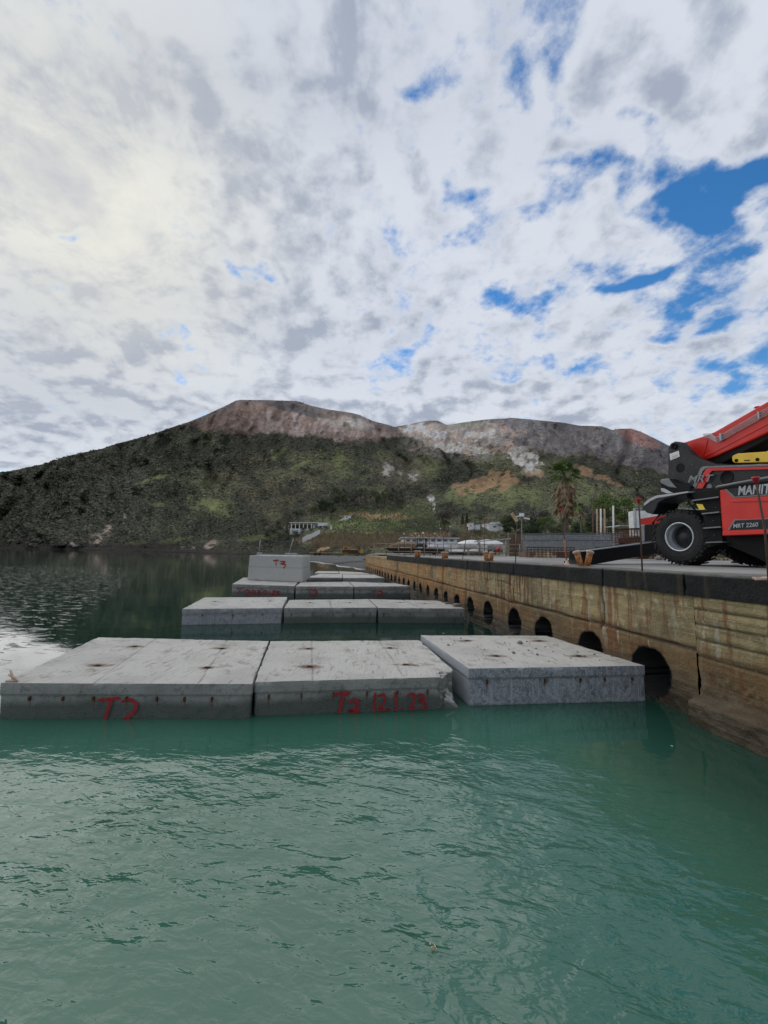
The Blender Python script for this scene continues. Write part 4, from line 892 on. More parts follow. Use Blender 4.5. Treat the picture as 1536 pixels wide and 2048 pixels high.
# upper body
UP = slab('upper_cover', [(850, 792), (880, 782), (1536, 762), (2400, 730), (2400, 900), (1536, 945), (1010, 1008), (850, 1040), (740, 1050), (800, 930)], WM + .22, .5, 'machine_dark', bevel=.03)
slab('cover_band', [(842, 800), (872, 782), (1536, 757), (2300, 725), (2300, 750), (1536, 780), (900, 800), (868, 830), (780, 1046), (732, 1052), (800, 905)], WM + .20, .06, 'machine_grey', UP, .006)
slab('cover_stripe', [(905, 802), (1536, 784), (2300, 760), (2300, 790), (1536, 812), (965, 828), (940, 850), (925, 905), (850, 1032), (782, 1046), (868, 860)], WM + .188, .07, 'machine_red', UP, .006)
circ('lifting_eye', 1113, 893, 58, WM + .215, 'machine_black', UP, .006)
circ('filler_cap', 935, 990, 24, WM + .212, 'machine_grey', UP, .004)
p_ = PW_(712, 946, WM + .165); text('series_lettering', 'MRT', hgt(72, WM + .17) * 1.42, p_, PW_(960, 938, WM) - PW_(712, 946, WM), -QN, MATS['badge_dim'], UP, shear=.25, bold=.003, depth=.008, sx=1.30)
# turret plates holding the boom foot
tp = [(513, 585), (540, 545), (580, 526), (652, 540), (690, 592), (760, 662), (850, 712), (950, 747), (1030, 766), (1200, 775), (1200, 900), (860, 1010), (700, 1050), (600, 1040), (540, 960), (510, 890)]
T1 = slab('turret', tp, WM + .26, .16, 'machine_dark', bevel=.02)
mb = MB(); mb.prism([PW_(x, y, WM + .26) + QN * 1.25 for x, y in tp], QN * .12); mb.build('far_plate', MATS['machine_dark'], T1)
mb = MB(); mb.prism([PW_(x, y, WM + .26) + QN * .14 for x, y in [(560, 800), (1200, 800), (1200, 1000), (600, 1030)]], QN * 1.15); mb.build('turret_base', MATS['machine_black'], T1)
circ('pin', 580, 578, 28, WM + .255, 'machine_black', T1, .03); circ('plate_hole', 636, 798, 42, WM + .257, 'machine_black', T1, .004)
lb = slab('notice_label', [(527, 655), (622, 621), (630, 682), (536, 720)], WM + .252, .005, 'label_white', T1, 0)
for k in range(3):
    y_ = 672 + k * 14; slab('notice_line', [(548, y_), (612, y_ - 22), (612, y_ - 18), (548, y_ + 4)], WM + .2495, .002, 'machine_grey' if k else 'label_yellow', lb, 0)
# counterweight
cw = slab('counterweight', [(432, 925), (445, 912), (520, 908), (600, 950), (740, 985), (745, 1050), (560, 1058), (480, 1050), (436, 1010)], WM + .1, 1.9, 'machine_black', bevel=.05)
slab('counterweight_trim', [(430, 930), (440, 912), (515, 906), (560, 960), (600, 1004), (520, 995), (436, 955)], WM + .085, .3, 'machine_grey', cw, .02)
slab('counterweight_trim', [(436, 1004), (470, 1008), (530, 1040), (560, 1055), (500, 1060), (440, 1036)], WM + .085, .3, 'badge_grey', cw, .01)
# boom
WB = WM + .62
BM = slab('boom', [(640, 545), (880, 470), (990, 425), (1536, 112), (2300, -330), (2300, 10), (1536, 437), (1000, 682), (885, 722), (840, 706), (720, 640), (660, 590)], WB, .62, 'machine_red', bevel=.03)
slab('boom_underside', [(885, 724), (1000, 684), (1536, 439), (2300, 12), (2300, 70), (1536, 500), (1060, 752), (940, 748)], WB + .05, .52, 'machine_black', BM)
slab('boom_fold', [(870, 676), (1536, 335), (2300, -90), (2300, -60), (1536, 352), (872, 700)], WB - .012, .03, 'machine_red', BM, .005)
slab('boom_collar', [(905, 512), (918, 514), (866, 704), (850, 700)], WB - .014, .03, 'machine_red', BM, .003)
slab('boom_gusset', [(700, 560), (770, 585), (862, 700), (800, 690), (720, 640)], WB - .02, .04, 'machine_red', BM, .004)
for k in range(5):
    o_ = k * 13; mb = MB(); pts = [(870 + k * 3, 452 + o_ * .6), (940 - k * 1, 444 + o_ * .9), (1004 + k * 3, 484 + o_ * 1.0), (1045, 468 + o_ * 1.1), (1440, 236 + o_ * 1.25), (1560, 166 + o_ * 1.3), (2300, -260 + o_ * 1.6)]
    mb.tube([PW_(x, y, WB - .035) for x, y in pts], .0065, 6); mb.build('hydraulic_pipe', MATS['hose_steel'], BM, True)
for x, y in ((1047, 480), (1436, 255)): slab('pipe_clamp', [(x - 12, y - 34), (x + 6, y - 38), (x + 12, y + 36), (x - 6, y + 42)], WB - .055, .05, 'badge_grey', BM, .003)
slab('boom_lug', [(1378, 190), (1400, 168), (1430, 160), (1440, 175)], WB + .2, .1, 'machine_red', BM)
# yellow box on the deck of the turret, handrail, cab beyond the frame
YB = slab('control_box', [(1166, 690), (1172, 672), (1220, 650), (1500, 632), (1536, 636), (1600, 640), (1600, 740), (1480, 742), (1195, 748), (1168, 728)], WM + .30, .5, 'machine_yellow', bevel=.014)
for x, y in ((1212, 722), (1428, 712)): circ('box_knob', x, y, 14, WM + .297, 'machine_black', YB, .01)
slab('box_latch', [(1290, 716), (1345, 713), (1345, 724), (1290, 727)], WM + .29, .02, 'machine_dark', YB, 0)
mb = MB(); mb.tube([PW_(1010, 1000, WM - .03), PW_(1025, 990, WM - .06), PW_(1250, 948, WM - .06), PW_(1536, 898, WM - .06), PW_(2200, 780, WM - .06)], .026, 10); mb.build('handrail', MATS['machine_grey'], TH, True)
slab('cab', [(1750, 760), (1800, 300), (2300, 100), (2700, 300), (2700, 900), (1750, 900)], WM + .1, .9, 'machine_dark')
# dark front bumper hanging before the wheel + hoses
slab('lamp_bracket', [(232, 1388), (270, 1382), (276, 1550), (238, 1560)], WM + .9, .1, 'machine_grey'); slab('bumper', [(270, 1380), (380, 1370), (420, 1420), (420, 1640), (270, 1560)], WM + .8, .8, 'machine_black')
for k in range(4):
    mb = MB(); mb.tube([PW_(430 + k * 9, 1215 - k * 3, WM + .6), PW_(445 + k * 6, 1200 + k * 16, WM + .5), PW_(428 + k * 9, 1260, WM + .6), PW_(380 - k * 9, 1330 + k * 10, WM + .8), PW_(350, 1400, WM + .9)], .012, 6); mb.build('hydraulic_hose', MATS['machine_black'], TH, True)
# outrigger with pad
def Z2(x, y): return 936 + x / 3.84, 960 + y / 3.84
foot = at(*Z2(905, 640), DECK + .02); knee = PW_(420, 1500, WM + .7)
dv = foot - knee; dv[2] = 0; dv /= np.linalg.norm(dv); nv2 = np.array([-dv[1], dv[0], 0])
def onPl(x, y, off=0): 
    u, v = Z2(x, y); return onV(u, v, foot + nv2 * off, foot + dv + nv2 * off)
sgn = -1 if (nv2 @ (CAM - foot)) > 0 else 1
mb = MB(); mb.prism([onPl(x, y) for x, y in [(868, 545), (1335, 484), (1560, 452), (1560, 560), (1440, 566), (970, 648), (860, 646), (830, 642), (862, 612)]], nv2 * sgn * .26); orr = mb.build('outrigger', MATS['machine_black'], TH, bevel=.012)
mb = MB(); mb.prism([onPl(x, y, -sgn * .006) for x, y in [(868, 545), (1335, 484), (1440, 470), (1440, 478), (1335, 492), (870, 552)]], nv2 * sgn * .05); mb.build('outrigger_edge', MATS['badge_grey'], orr)
mb = MB(); f0 = at(*Z2(880, 640), DECK + .0); mb.box(f0 + [0.05, .1, .025], dv * .42, nv2 * .22, (0, 0, .022), .01); mb.build('foot_pad', MATS['machine_black'], orr)
# far outrigger, splayed to the other side
mb = MB(); a = Q(SW + .6, WM + 1.6, ZD + .5); b_ = Q(SW + 1.9, WM + 4.0, ZD + .12); mb.tube([a, b_], .13, 4); mb.lathe(b_ - [0, 0, .1], (0, 0, 1), [(.001, 0), (.2, 0), (.2, .05), (.001, .06)], 14); mb.build('outrigger', MATS['machine_black'], TH)

def bolts(pts, w, parent, r=.012):
    mb = MB()
    for x, y in pts: c = PW_(x, y, w); mb.lathe(c, -QN, [(.001, .010), (r * .8, .010), (r, .004), (r, -.01)], 6)
    mb.build('bolt', MATS['machine_grey'], parent)
bolts([(545, 620), (600, 700), (690, 700), (760, 760), (560, 860), (700, 850)], WM + .258, T1)
bolts([(975, 1335), (985, 1485), (1000, 1200), (905, 1230)], WM + .038, TH, .009)
bolts([(1052, 1060), (1058, 1200), (1075, 1420)], WM - .032, RP, .008)
for k in range(3):
    mb = MB(); mb.tube([PW_(740 + k * 12, 1058, WM + .1), PW_(700 + k * 14, 1130 + k * 10, WM + .02), PW_(760 + k * 10, 1200 + k * 12, WM + .1), PW_(860, 1290 + k * 10, WM + .12)], .011, 6); mb.build('hydraulic_hose', MATS['machine_black'], TH, True)
# ------------------------------------------------------------------ things on the quay
simple('rust_orange', (.42, .15, .03), (.20, .07, .02), 14, .85, bump=.4, bscale=40, c3=(.55, .42, .28)); simple('bollard_cap', (.46, .42, .36), (.36, .22, .12), 16, .8, bump=.3)
simple('rod_steel', (.10, .055, .035), (.06, .035, .025), 12, .8); simple('cap_red', (.52, .016, .022), (.42, .012, .02), 8, .45); simple('cap_white', (.78, .78, .76), (.66, .66, .64), 8, .5)
simple('rebar_rust', (.13, .048, .026), (.075, .030, .02), 9, .9); simple('galvanised', (.30, .315, .335), (.20, .21, .225), 6, .5, metal=.3); simple('rail_paint', (.30, .26, .20), (.17, .13, .09), 6, .8)
simple('wood_pale', (.48, .36, .22), (.34, .25, .15), 8, .85, bump=.3); simple('sack', (.62, .60, .56), (.48, .46, .43), 6, .9, bump=.5, bscale=12)
simple('white_paint', (.72, .72, .70), (.60, .60, .58), 3, .6); simple('dark_glass', (.03, .045, .06), (.05, .07, .09), 3, .15); simple('boat_blue', (.07, .22, .42), (.05, .17, .34), 3, .4)
simple('hull_black', (.018, .016, .015), (.05, .028, .018), 5, .8, bump=.3); simple('peach_boards', (.50, .34, .24), (.36, .23, .15), 7, .85); simple('lamp_post', (.12, .13, .14), (.09, .10, .10), 5, .5)
simple('digger_yellow', (.48, .26, .03), (.34, .17, .03), 3, .6, bump=.2); simple('tarp_grey', (.42, .43, .44), (.30, .31, .32), 2, .7); simple('brown_sheet', (.16, .10, .07), (.11, .07, .05), 3, .85); simple('grout', (.60, .40, .32), (.50, .34, .26), 12, .9)
def bollard(posts, label, r=.045, h=None):
    base = at(*posts[0][1], DECK); e = empty('bollard', base, label, 'bollard', 'rusty mooring bollards along the quay edge')
    bs = [at(*b_, DECK) for _, b_ in posts]; c_ = sum(bs) / len(bs)
    mb = MB(); mb.box(c_ + [0, 0, .006], np.array([.13, 0, 0]), np.array([0, .08, 0]), (0, 0, .006)); mb.build('base_plate', MATS['rust_orange'], e)
    for (tu, tv), (bu, bv_) in posts:
        b0 = at(bu, bv_, DECK); d = ray(tu, tv); t_ = b0[1] / d[1]; t0 = CAM + d * t_
        dist = float(np.linalg.norm(b0)); rr = r
        mb = MB(); mb.tube([b0, b0 + (t0 - b0) * .5, t0], [rr * 1.0, rr * 1.02, rr * 1.05], 14); po = mb.build('post', MATS['rust_orange'], e, True)
        ax = (t0 - b0) / np.linalg.norm(t0 - b0); mb = MB(); mb.lathe(t0, ax, [(rr, -.02), (rr * 1.25, -.005), (rr * 1.32, .015), (rr * 1.1, .03), (.001, .04)], 16); mb.build('cap', MATS['bollard_cap'], po, True)
    return e
bollard([((1153.5, 1105), (1162, 1132)), ((1180, 1105), (1174, 1132))], 'nearest rusty orange bollard of two splayed white capped posts before the black outrigger', .052)
bollard([((971, 1105), (974.5, 1122)), ((984, 1106), (982, 1122))], 'second nearest rusty bollard of two short posts, left of the red capped rod', .055)
bollard([((886, 1105.5), (887, 1117)), ((893, 1105.5), (893, 1117))], 'third rusty bollard, a small orange stump farther along the coping', .06)
bollard([((832.5, 1103), (833, 1115)), ((838, 1103), (837.5, 1115))], 'farthest rusty bollard near the end of the black coping', .07)
def rod(pts, cap, label, r=.010, z0=DECK, grp='capped steel rods standing along the quay edge', boot=False, board=False, Y=None):
    b0 = at(*pts[0], z0) if Y is None else atY(*pts[0], Y); Yv = b0[1]
    e = empty('marker_rod', b0, label, 'rod', grp); P_ = [b0] + [atY(u, v, Yv) for u, v in pts[1:]]
    mb = MB(); mb.tube(P_, r, 6); mb.build('rod', MATS['rod_steel'], e, True)
    if cap:
        k = r / .010; c_ = P_[-1]; mb = MB(); mb.lathe(c_, (0, 0, 1), [(.001, .022 * k), (.030 * k, .020 * k), (.033 * k, .012 * k), (.030 * k, .0 * k), (.023 * k, -.004 * k), (.021 * k, -.035 * k), (.012 * k, -.038 * k)], 14); mb.build('cap', MATS[cap], e, True)
    if boot:
        mb = MB(); mb.lathe(b0 + [0, 0, 0], (0, 0, 1), [(.07, .0), (.04, .03), (.02, .09), (.012, .12)], 12); mb.box(b0 + [-.14, .02, .008], (.15, 0, 0), (0, .05, 0), (0, 0, .008)); mb.build('grout_foot', MATS['grout'], e, True)
        mb = MB(); mb.tube([P_[0] + (P_[1] - P_[0]) * .15, P_[1]], r * 1.6, 6); mb.build('rusty_sleeve', MATS['rust_orange'], e, True)
    if board:
        c_ = P_[-1]; a_, b_ = atY(1023, 1026, Yv), atY(1034, 1043, Yv); ax = (b_ - a_) / 2; mb = MB(); mb.box((a_ + b_) / 2, ax, np.cross(ax, [0, 1, 0]) / np.linalg.norm(ax) * .035, (0, .012, 0)); mb.build('wooden_tag', MATS['wood_pale'], e)
    return e
rod([(1284.5, 1142), (1281, 1060), (1277, 1000)], 'cap_red', 'red capped rod standing upright in front of the machine wheel')
rod([(1134, 1130), (1129, 1080), (1120, 1020)], 'cap_red', 'leaning red capped rod with a pink grout foot left of the paired bollard', boot=True)
rod([(1538, 1166), (1530, 1060), (1511, 958)], 'cap_red', 'nearest leaning rod with a wide red cap in front of the red machine panel', .0085)
rod([(1031, 1127), (1033, 1075), (1034, 1043)], None, 'thin uncapped rod carrying a tilted wooden tag', board=True)
rod([(969, 1120), (968.5, 1080), (969, 1042)], 'cap_red', 'thin upright rod just left of the second nearest bollard')
rod([(925, 1118), (930, 1090), (935, 1055)], 'cap_red', 'red capped rod leaning right beside the railing', .012)
for u, v, c_, lb in [(808, 1067, 'cap_white', 'leftmost white capped rod at the far end of the quay'), (831, 1067, 'cap_white', 'second white capped rod from the far end of the quay'), (838, 1072, 'cap_white', 'shortest white capped rod among the far ones'), (858, 1064, 'cap_red', 'red capped rod in the far group before the white kiosk'), (869, 1067, 'cap_white', 'white capped rod between two red capped ones'), (886, 1062, 'cap_red', 'second red capped rod in the far group before the white kiosk'), (846, 1066, 'cap_white', 'white capped rod left of the first red one in the far group')]:
    rod([(u + 2, 1113.5), (u + 1, 1090), (u, v)], c_, lb, .013)
# pink debris on the near coping
p_ = at(1531, 1160, DECK); mb = MB()
for k in range(7):
    a = random.uniform(0, 6); c_ = p_ + [random.uniform(-.1, .12), random.uniform(-.05, .05), .012]; mb.box(c_, np.array([math.cos(a), math.sin(a), .1]) * .05, np.array([-math.sin(a), math.cos(a), 0]) * .022, (0, 0, .010), .004)
o = mb.build('mortar_crumbs', MATS['grout'], None, origin=p_); tag(o, 'pinkish lump of spilled mortar on the near coping at the right edge', 'rubble')
# railing across the yard
def railing(P0, P1, label, n, hgt_=.95, mat='rail_paint'):
    e = empty('railing', P0, label, 'railing'); d = (P1 - P0)
    for z_ in (hgt_, hgt_ * .62, hgt_ * .28):
        mb = MB(); mb.tube([P0 + [0, 0, z_], P1 + [0, 0, z_]], .035, 6); mb.build('rail', MATS[mat], e, True)
    for k in range(n): p_ = P0 + d * k / (n - 1); mb = MB(); mb.tube([p_, p_ + [0, 0, hgt_ + .03]], .045, 6); mb.build('post', MATS[mat], e, True)
def gp(u, Y, z=DECK): p_ = atY(u, 1100, Y); p_[2] = z; return p_
railing(gp(748, 36), gp(958, 33), 'beige three rail fence before the black barge at the end of the quay', 9)
railing(gp(960, 33), gp(1152, 31), 'beige three rail fence between the boats and the rusty rods', 8)
# black barge-like hull with pale boards on it
p_ = gp(825, 40); mb = MB(); X0, X1 = gp(765, 40), gp(887, 40); zt0 = atY(770, 1095, 40)[2]; zb0 = DECK
mb.hexa([X0 + [1.2, -1.2, .1], X1 + [-.5, -1.2, .1], X1 + [-.5, 1.2, .1], X0 + [1.2, 1.2, .1], X0 + [0, -1.5, zt0 - DECK], X1 + [0, -1.5, .55], X1 + [0, 1.5, .55], X0 + [0, 1.5, zt0 - DECK]])
e = empty('work_boat', p_, 'black rusty work boat hull drawn up behind the railing', 'boat'); mb.build('hull', MATS['hull_black'], e, bevel=.06)
mb = MB()
for (ua, ub, va, vb) in ((850, 852.5, 1077, 1105), (833, 835, 1077, 1096)): a, b_ = atY(ua, va, 40), atY(ub, vb, 40); mb.bx(a[0], b_[0], 39.6, 39.9, b_[2], a[2])
a, b_ = atY(834, 1077, 40), atY(852, 1079, 40); mb.bx(a[0], b_[0], 39.6, 39.9, b_[2], a[2]); a, b_ = atY(836, 1086, 40), atY(852, 1094, 40); mb.bx(a[0], b_[0], 39.5, 40.1, b_[2], a[2])
mb.build('winch_frame', MATS['hull_black'], e)
mb = MB()
for k in range(4): a, b_ = atY(778 + k * 6, 1091 - k * 2, 39.5), atY(830, 1094 - k * 2, 39.5); mb.bx(a[0], b_[0], 39 - k * .1, 41.5, b_[2], a[2] + .06)
o = mb.build('board_stack', MATS['peach_boards'], None, origin=gp(805, 40)); tag(o, 'stack of pale peach boards lying on the black boat hull', 'boards')
# white kiosk with blue lettering band
def house(name, u0, u1, v0, v1, Y, dep, label, cat='building', wallm='white_paint', roof='tarp_grey', wins=(), z0=DECK, roofpitch=0.0, doors=()):
    a, b_ = atY(u0, v0, Y), atY(u1, v1, Y); e = empty(name, [(a[0] + b_[0]) / 2, Y + dep / 2, z0], label, cat)
    mb = MB(); mb.bx(a[0], b_[0], Y, Y + dep, z0, a[2]); mb.build('wall', MATS[wallm], e, bevel=.03)
    mb = MB(); mb.bx(a[0] - .25, b_[0] + .25, Y - .3, Y + dep + .3, a[2] + .003, a[2] + .16); mb.build('roof', MATS[roof], e, bevel=.03)
    for (x0, x1, y0, y1) in wins:
        wa, wb = atY(x0, y0, Y), atY(x1, y1, Y); mb = MB(); mb.bx(wa[0], wb[0], Y - .03, Y + .05, wb[2], wa[2]); fr_ = mb.build('window', MATS['tarp_grey'], e)
        mb = MB(); mb.bx(wa[0] + .06, wb[0] - .06, Y - .045, Y - .01, wb[2] + .06, wa[2] - .06); mb.build('pane', MATS['dark_glass'], fr_)
    return e
k_ = house('kiosk', 806, 914, 1077, 1108, 46, 6, 'low white flat roofed kiosk with a band of small blue windows behind the railing', wins=[(812 + i * 12.5, 820 + i * 12.5, 1078.5, 1083.5) for i in range(8)] + [(822 + i * 22, 834 + i * 22, 1090, 1099) for i in range(4)])
# boats under covers
def boat(u0, u1, v0, v1, Y, label, hull='white_paint', cover=None):
    a, b_ = atY(u0, v0, Y), atY(u1, v1, Y); L_ = b_[0] - a[0]; hgt_ = a[2] - b_[2]; e = empty('boat', [(a[0] + b_[0]) / 2, Y, b_[2]], label, 'boat', 'small boats drawn up behind the railing')
    n = 14; V_ = []; Fc = []
    for i in range(n + 1):
        x = i / n; wd = .9 * (1 - max(0, (x - .45) / .55) ** 2.4) * (.75 + .25 * min(1, x * 4)); sheer = .12 * (x - .4) ** 2 * 4
        for (wy, zz) in ((-1, 1), (-.85, .45), (0, 0), (.85, .45), (1, 1)): V_.append([a[0] + L_ * x, Y + wy * wd, b_[2] + hgt_ * .55 * (zz + sheer * zz)])
    for i in range(n):
        for j in range(4): q0 = i * 5 + j; Fc.append((q0, q0 + 5, q0 + 6, q0 + 1))
    Fc.append((0, 1, 2, 3, 4)); mb = MB(); mb.raw(V_, Fc); mb.build('hull', MATS[hull], e, True)
    V2 = []; F2 = []
    for i in range(n + 1):
        x = i / n; wd = .92 * (1 - max(0, (x - .45) / .55) ** 2.4) * (.75 + .25 * min(1, x * 4)); base = b_[2] + hgt_ * .56; pk = hgt_ * .42 * math.sin(math.pi * min(1, .12 + x * .8))
        for wy, k in ((-1, 0), (-.5, .75), (0, 1), (.5, .75), (1, 0)): V2.append([a[0] + L_ * x, Y + wy * wd, base + pk * k])
    for i in range(n):
        for j in range(4): q0 = i * 5 + j; F2.append((q0, q0 + 5, q0 + 6, q0 + 1))
    mb = MB(); mb.raw(V2, F2); mb.build('cover', MATS[cover or 'white_paint'], e, True)
    for k in range(2): mb = MB(); x = a[0] + L_ * (.25 + .45 * k); mb.bx(x - .12, x + .12, Y - .5, Y + .5, DECK, b_[2] + .1); mb.build('cradle', MATS['wood_pale'], e)
    return e
boat(896, 946, 1098, 1110, 38, 'small boat with a blue hull behind the railing', 'boat_blue', 'tarp_grey')
boat(914, 975, 1079, 1104, 43, 'long white boat under a white cover right of the kiosk'); boat(944, 1012, 1078, 1106, 47, 'white covered boat beside the brown hoarding', 'tarp_grey', 'white_paint'); boat(855, 905, 1084, 1108, 42, 'pale boat standing directly in front of the kiosk', 'white_paint', 'tarp_grey')
boat(936, 975, 1097, 1110, 36, 'small grey dinghy near the red buoy', 'tarp_grey', 'tarp_grey')
# hoarding
a, b_ = atY(1017, 1068, 36), atY(1045, 1108, 36); mb = MB(); mb.bx(a[0], b_[0], 36, 36.12, DECK, a[2]); e = empty('hoarding', [(a[0] + b_[0]) / 2, 36, DECK], 'brown sheet hoarding left of the grey mesh cages', 'hoarding'); mb.build('sheet', MATS['brown_sheet'], e)
for k in range(3): x = a[0] + (b_[0] - a[0]) * k / 2; mb = MB(); mb.bx(x - .04, x + .04, 35.9, 35.99, DECK, a[2] + .1); mb.build('post', MATS['rail_paint'], e)
# pale planks on trestles leading to the hoarding
a, b_ = atY(952, 1082, 35), atY(1022, 1076, 35); mb = MB(); mb.hexa([a + [0, 0, -.1], b_ + [0, 0, -.1], b_ + [0, .8, -.1], a + [0, .8, -.1], a, b_, b_ + [0, .8, 0], a + [0, .8, 0]]); mb.bx(a[0] + .3, a[0] + .4, 35.1, 35.7, DECK, a[2] - .1); mb.bx(b_[0] - .5, b_[0] - .4, 35.1, 35.7, DECK, b_[2] - .1)
o = mb.build('gangway', MATS['tarp_grey'], None, origin=gp(985, 35)); tag(o, 'pale gangway plank sloping up to the brown hoarding', 'gangway')
# red buoy
p_ = atY(997, 1098, 32); mb = MB(); rr = .17; mb.lathe(p_, (0.25, 0, 1), [(.001, -rr)] + [(rr * math.sin(a), -rr * math.cos(a)) for a in (.5, 1, 1.5, 2.0, 2.5)] + [(.04, rr * 1.1), (.04, rr * 1.3), (.001, rr * 1.35)], 16); o = mb.build('buoy', MATS['cap_red'], None, True, origin=p_); tag(o, 'round bright red buoy hanging on the beige railing', 'buoy')
# mesh cages
def cage(A, B, wid, hgt_, label, mat, step, r, z0, nlong=5, open_=True, group='steel reinforcement cages stacked on the quay'):
    e = empty('reinforcement_cage', (A + B) / 2 * [1, 1, 0] + [0, 0, z0], label, 'rebar cage', group)
    d = B - A; d[2] = 0; L_ = np.linalg.norm(d); d /= L_; n = np.array([-d[1], d[0], 0]); A = A * [1, 1, 0] + [0, 0, z0]
    mb = MB(); k = 0
    while k * step < L_:
        c_ = A + d * k * step + [0, 0, 0]; jj_ = [random.uniform(-.02, .02) for _ in range(4)]
        P_ = [c_ + [0, 0, .04], c_ + n * wid + [0, 0, .04 + jj_[0]], c_ + n * wid + [0, 0, hgt_ + jj_[1]], c_ + [0, 0, hgt_ + jj_[2]], c_ + [0, 0, .04]]
        for i in range(4): mb.tube([P_[i], P_[i + 1]], r, 4, False)
        k += 1
    mb.build('hoops', MATS[mat], e)
    mb = MB()
    for i in range(nlong):
        f = i / (nlong - 1)
        for (off, z_) in ((0, .04 + (hgt_ - .04) * f), (wid, .04 + (hgt_ - .04) * f), (wid * f, hgt_)): mb.tube([A + n * off + [0, 0, z_], A + n * off + d * L_ + [0, 0, z_]], r, 4, False)
    mb.build('long_bars', MATS[mat], e); return e
g0 = gp(1047, 25); g1 = gp(1225, 22.5)
cage(g0, g1, 1.6, .72, 'lower grey galvanised mesh cage in front of the palm', 'galvanised', .11, .012, DECK + .33, 9)
cage(g0 + [0, .25, 0], g1 + [0, .25, 0], 1.3, .28, 'low upper grey mesh cage lying on the bigger grey cage', 'galvanised', .11, .011, DECK + 1.07, 4)
cage(gp(1050, 28.5), gp(1250, 26), 1.6, 1.35, 'rear grey mesh cage behind the other grey cages', 'galvanised', .14, .014, DECK + .3, 9)
cage(gp(1226, 17.5), gp(1330, 16), .9, .62, 'rust red hooped cage ending behind the machine wheel', 'rebar_rust', .11, .012, DECK + .72, 7)
cage(gp(1190, 18.5), gp(1335, 17), 1.1, .34, 'low rust red cage lying under the hooped one', 'rebar_rust', .16, .012, DECK + .22, 4)
cage(gp(1052, 22), gp(1150, 21), .9, .55, 'rusty bar cage under the left end of the grey cages', 'rebar_rust', .2, .014, DECK + .02, 5)
cage(gp(1160, 20), gp(1330, 18), 1.0, .2, 'flat rusty bar mat right behind the outrigger', 'rebar_rust', .3, .016, DECK + .02, 4)
# timber sleepers carrying the stacks
for k, (u, Y) in enumerate([(1062, 24.4), (1100, 24), (1145, 23.5), (1190, 23), (1222, 22.6)]):
    p_ = gp(u, Y - .1); mb = MB(); mb.bx(p_[0] - .1, p_[0] + .1, Y - .15, Y + 1.9, DECK, DECK + .33, .01); o = mb.build('timber_sleeper', MATS['wood_pale' if k % 2 else 'brown_sheet'], None, origin=p_)
    tag(o, ['first timber sleeper from the left under the grey cages', 'second timber sleeper from the left under the grey cages', 'middle timber sleeper under the grey cages', 'fourth timber sleeper from the left under the grey cages', 'timber sleeper under the right end of the grey cages'][k], 'sleeper', 'timber sleepers under the grey cages')
# pallet and sack under the machine
def pallet(u, v, wd, label):
    p_ = at(u, v, DECK); e = empty('pallet', p_, label, 'pallet')
    for k in range(5): mb = MB(); mb.bx(p_[0] - wd / 2, p_[0] + wd / 2, p_[1] + k * .24, p_[1] + k * .24 + .14, p_[2] + .11, p_[2] + .135); mb.build('board', MATS['wood_pale'], e)
    for k in range(3): x = p_[0] - wd / 2 + (wd - .1) * k / 2; mb = MB(); mb.bx(x, x + .1, p_[1], p_[1] + 1.1, p_[2] + .005, p_[2] + .108); mb.build('bearer', MATS['wood_pale'], e)
pallet(1443, 1121.2, .95, 'pale wooden pallet lying under the machine behind its wheel')
def sack(P_, sc_, label):
    vv = np.array(sv); vv = vv * (1 + .35 * (fbm(vv * 1.6 + 3, 3) - .5))[:, None]; vv[:, 2] = np.maximum(vv[:, 2], -.75); vv = vv * sc_ + P_ + [0, 0, sc_[2] * .75]
    o = obj('sack', vv, [tuple(f) for f in sf], MATS['sack'], None, True, origin=P_); tag(o, label, 'sack')
sack(at(1318, 1120, DECK), np.array([.22, .16, .12]), 'slumped white sack on the deck just left of the big wheel')
# street lamp
def lamp(u, vt, Y, label, hd=1.0, z0=DECK, group='street lamps in the harbour yard'):
    p_ = gp(u, Y, z0); t_ = atY(u, vt, Y); e = empty('street_lamp', p_, label, 'street lamp', group)
    mb = MB(); mb.tube([p_, p_ + [0, 0, .5], t_], [.07, .05, .04], 8); mb.build('pole', MATS['lamp_post'], e, True)
    mb = MB(); mb.box(t_ + [0, 0, .18 * hd], (.17 * hd, 0, 0), (0, .17 * hd, 0), (0, 0, .16 * hd), .03); mb.build('lantern', MATS['cap_white'], e)
    mb = MB(); mb.box(t_ + [0, 0, .38 * hd], (.22 * hd, 0, 0), (0, .22 * hd, 0), (0, 0, .03 * hd), .01); mb.build('hood', MATS['lamp_post'], e); return e, t_
e, t_ = lamp(1043.5, 1034, 28, 'street lamp with a square white lantern and side brackets left of the palm', .8)
mb = MB(); mb.box(t_ + [-.28, 0, .05], (.16, 0, .05), (0, .04, 0), (0, 0, .03)); mb.box(t_ + [.35, 0, -.1], (.2, 0, -.03), (0, .05, 0), (0, 0, .05)); mb.build('bracket', MATS['cap_white'], e)
lamp(846, 1068, 60, 'small far lamp post above the white kiosk', .9); lamp(881, 1058, 62, 'tall thin lamp post right of the kiosk', .5); lamp(900, 1054, 60, 'tallest thin lamp post behind the kiosk', .5); lamp(998, 1046, 52, 'thin pale post among the white houses', .4)
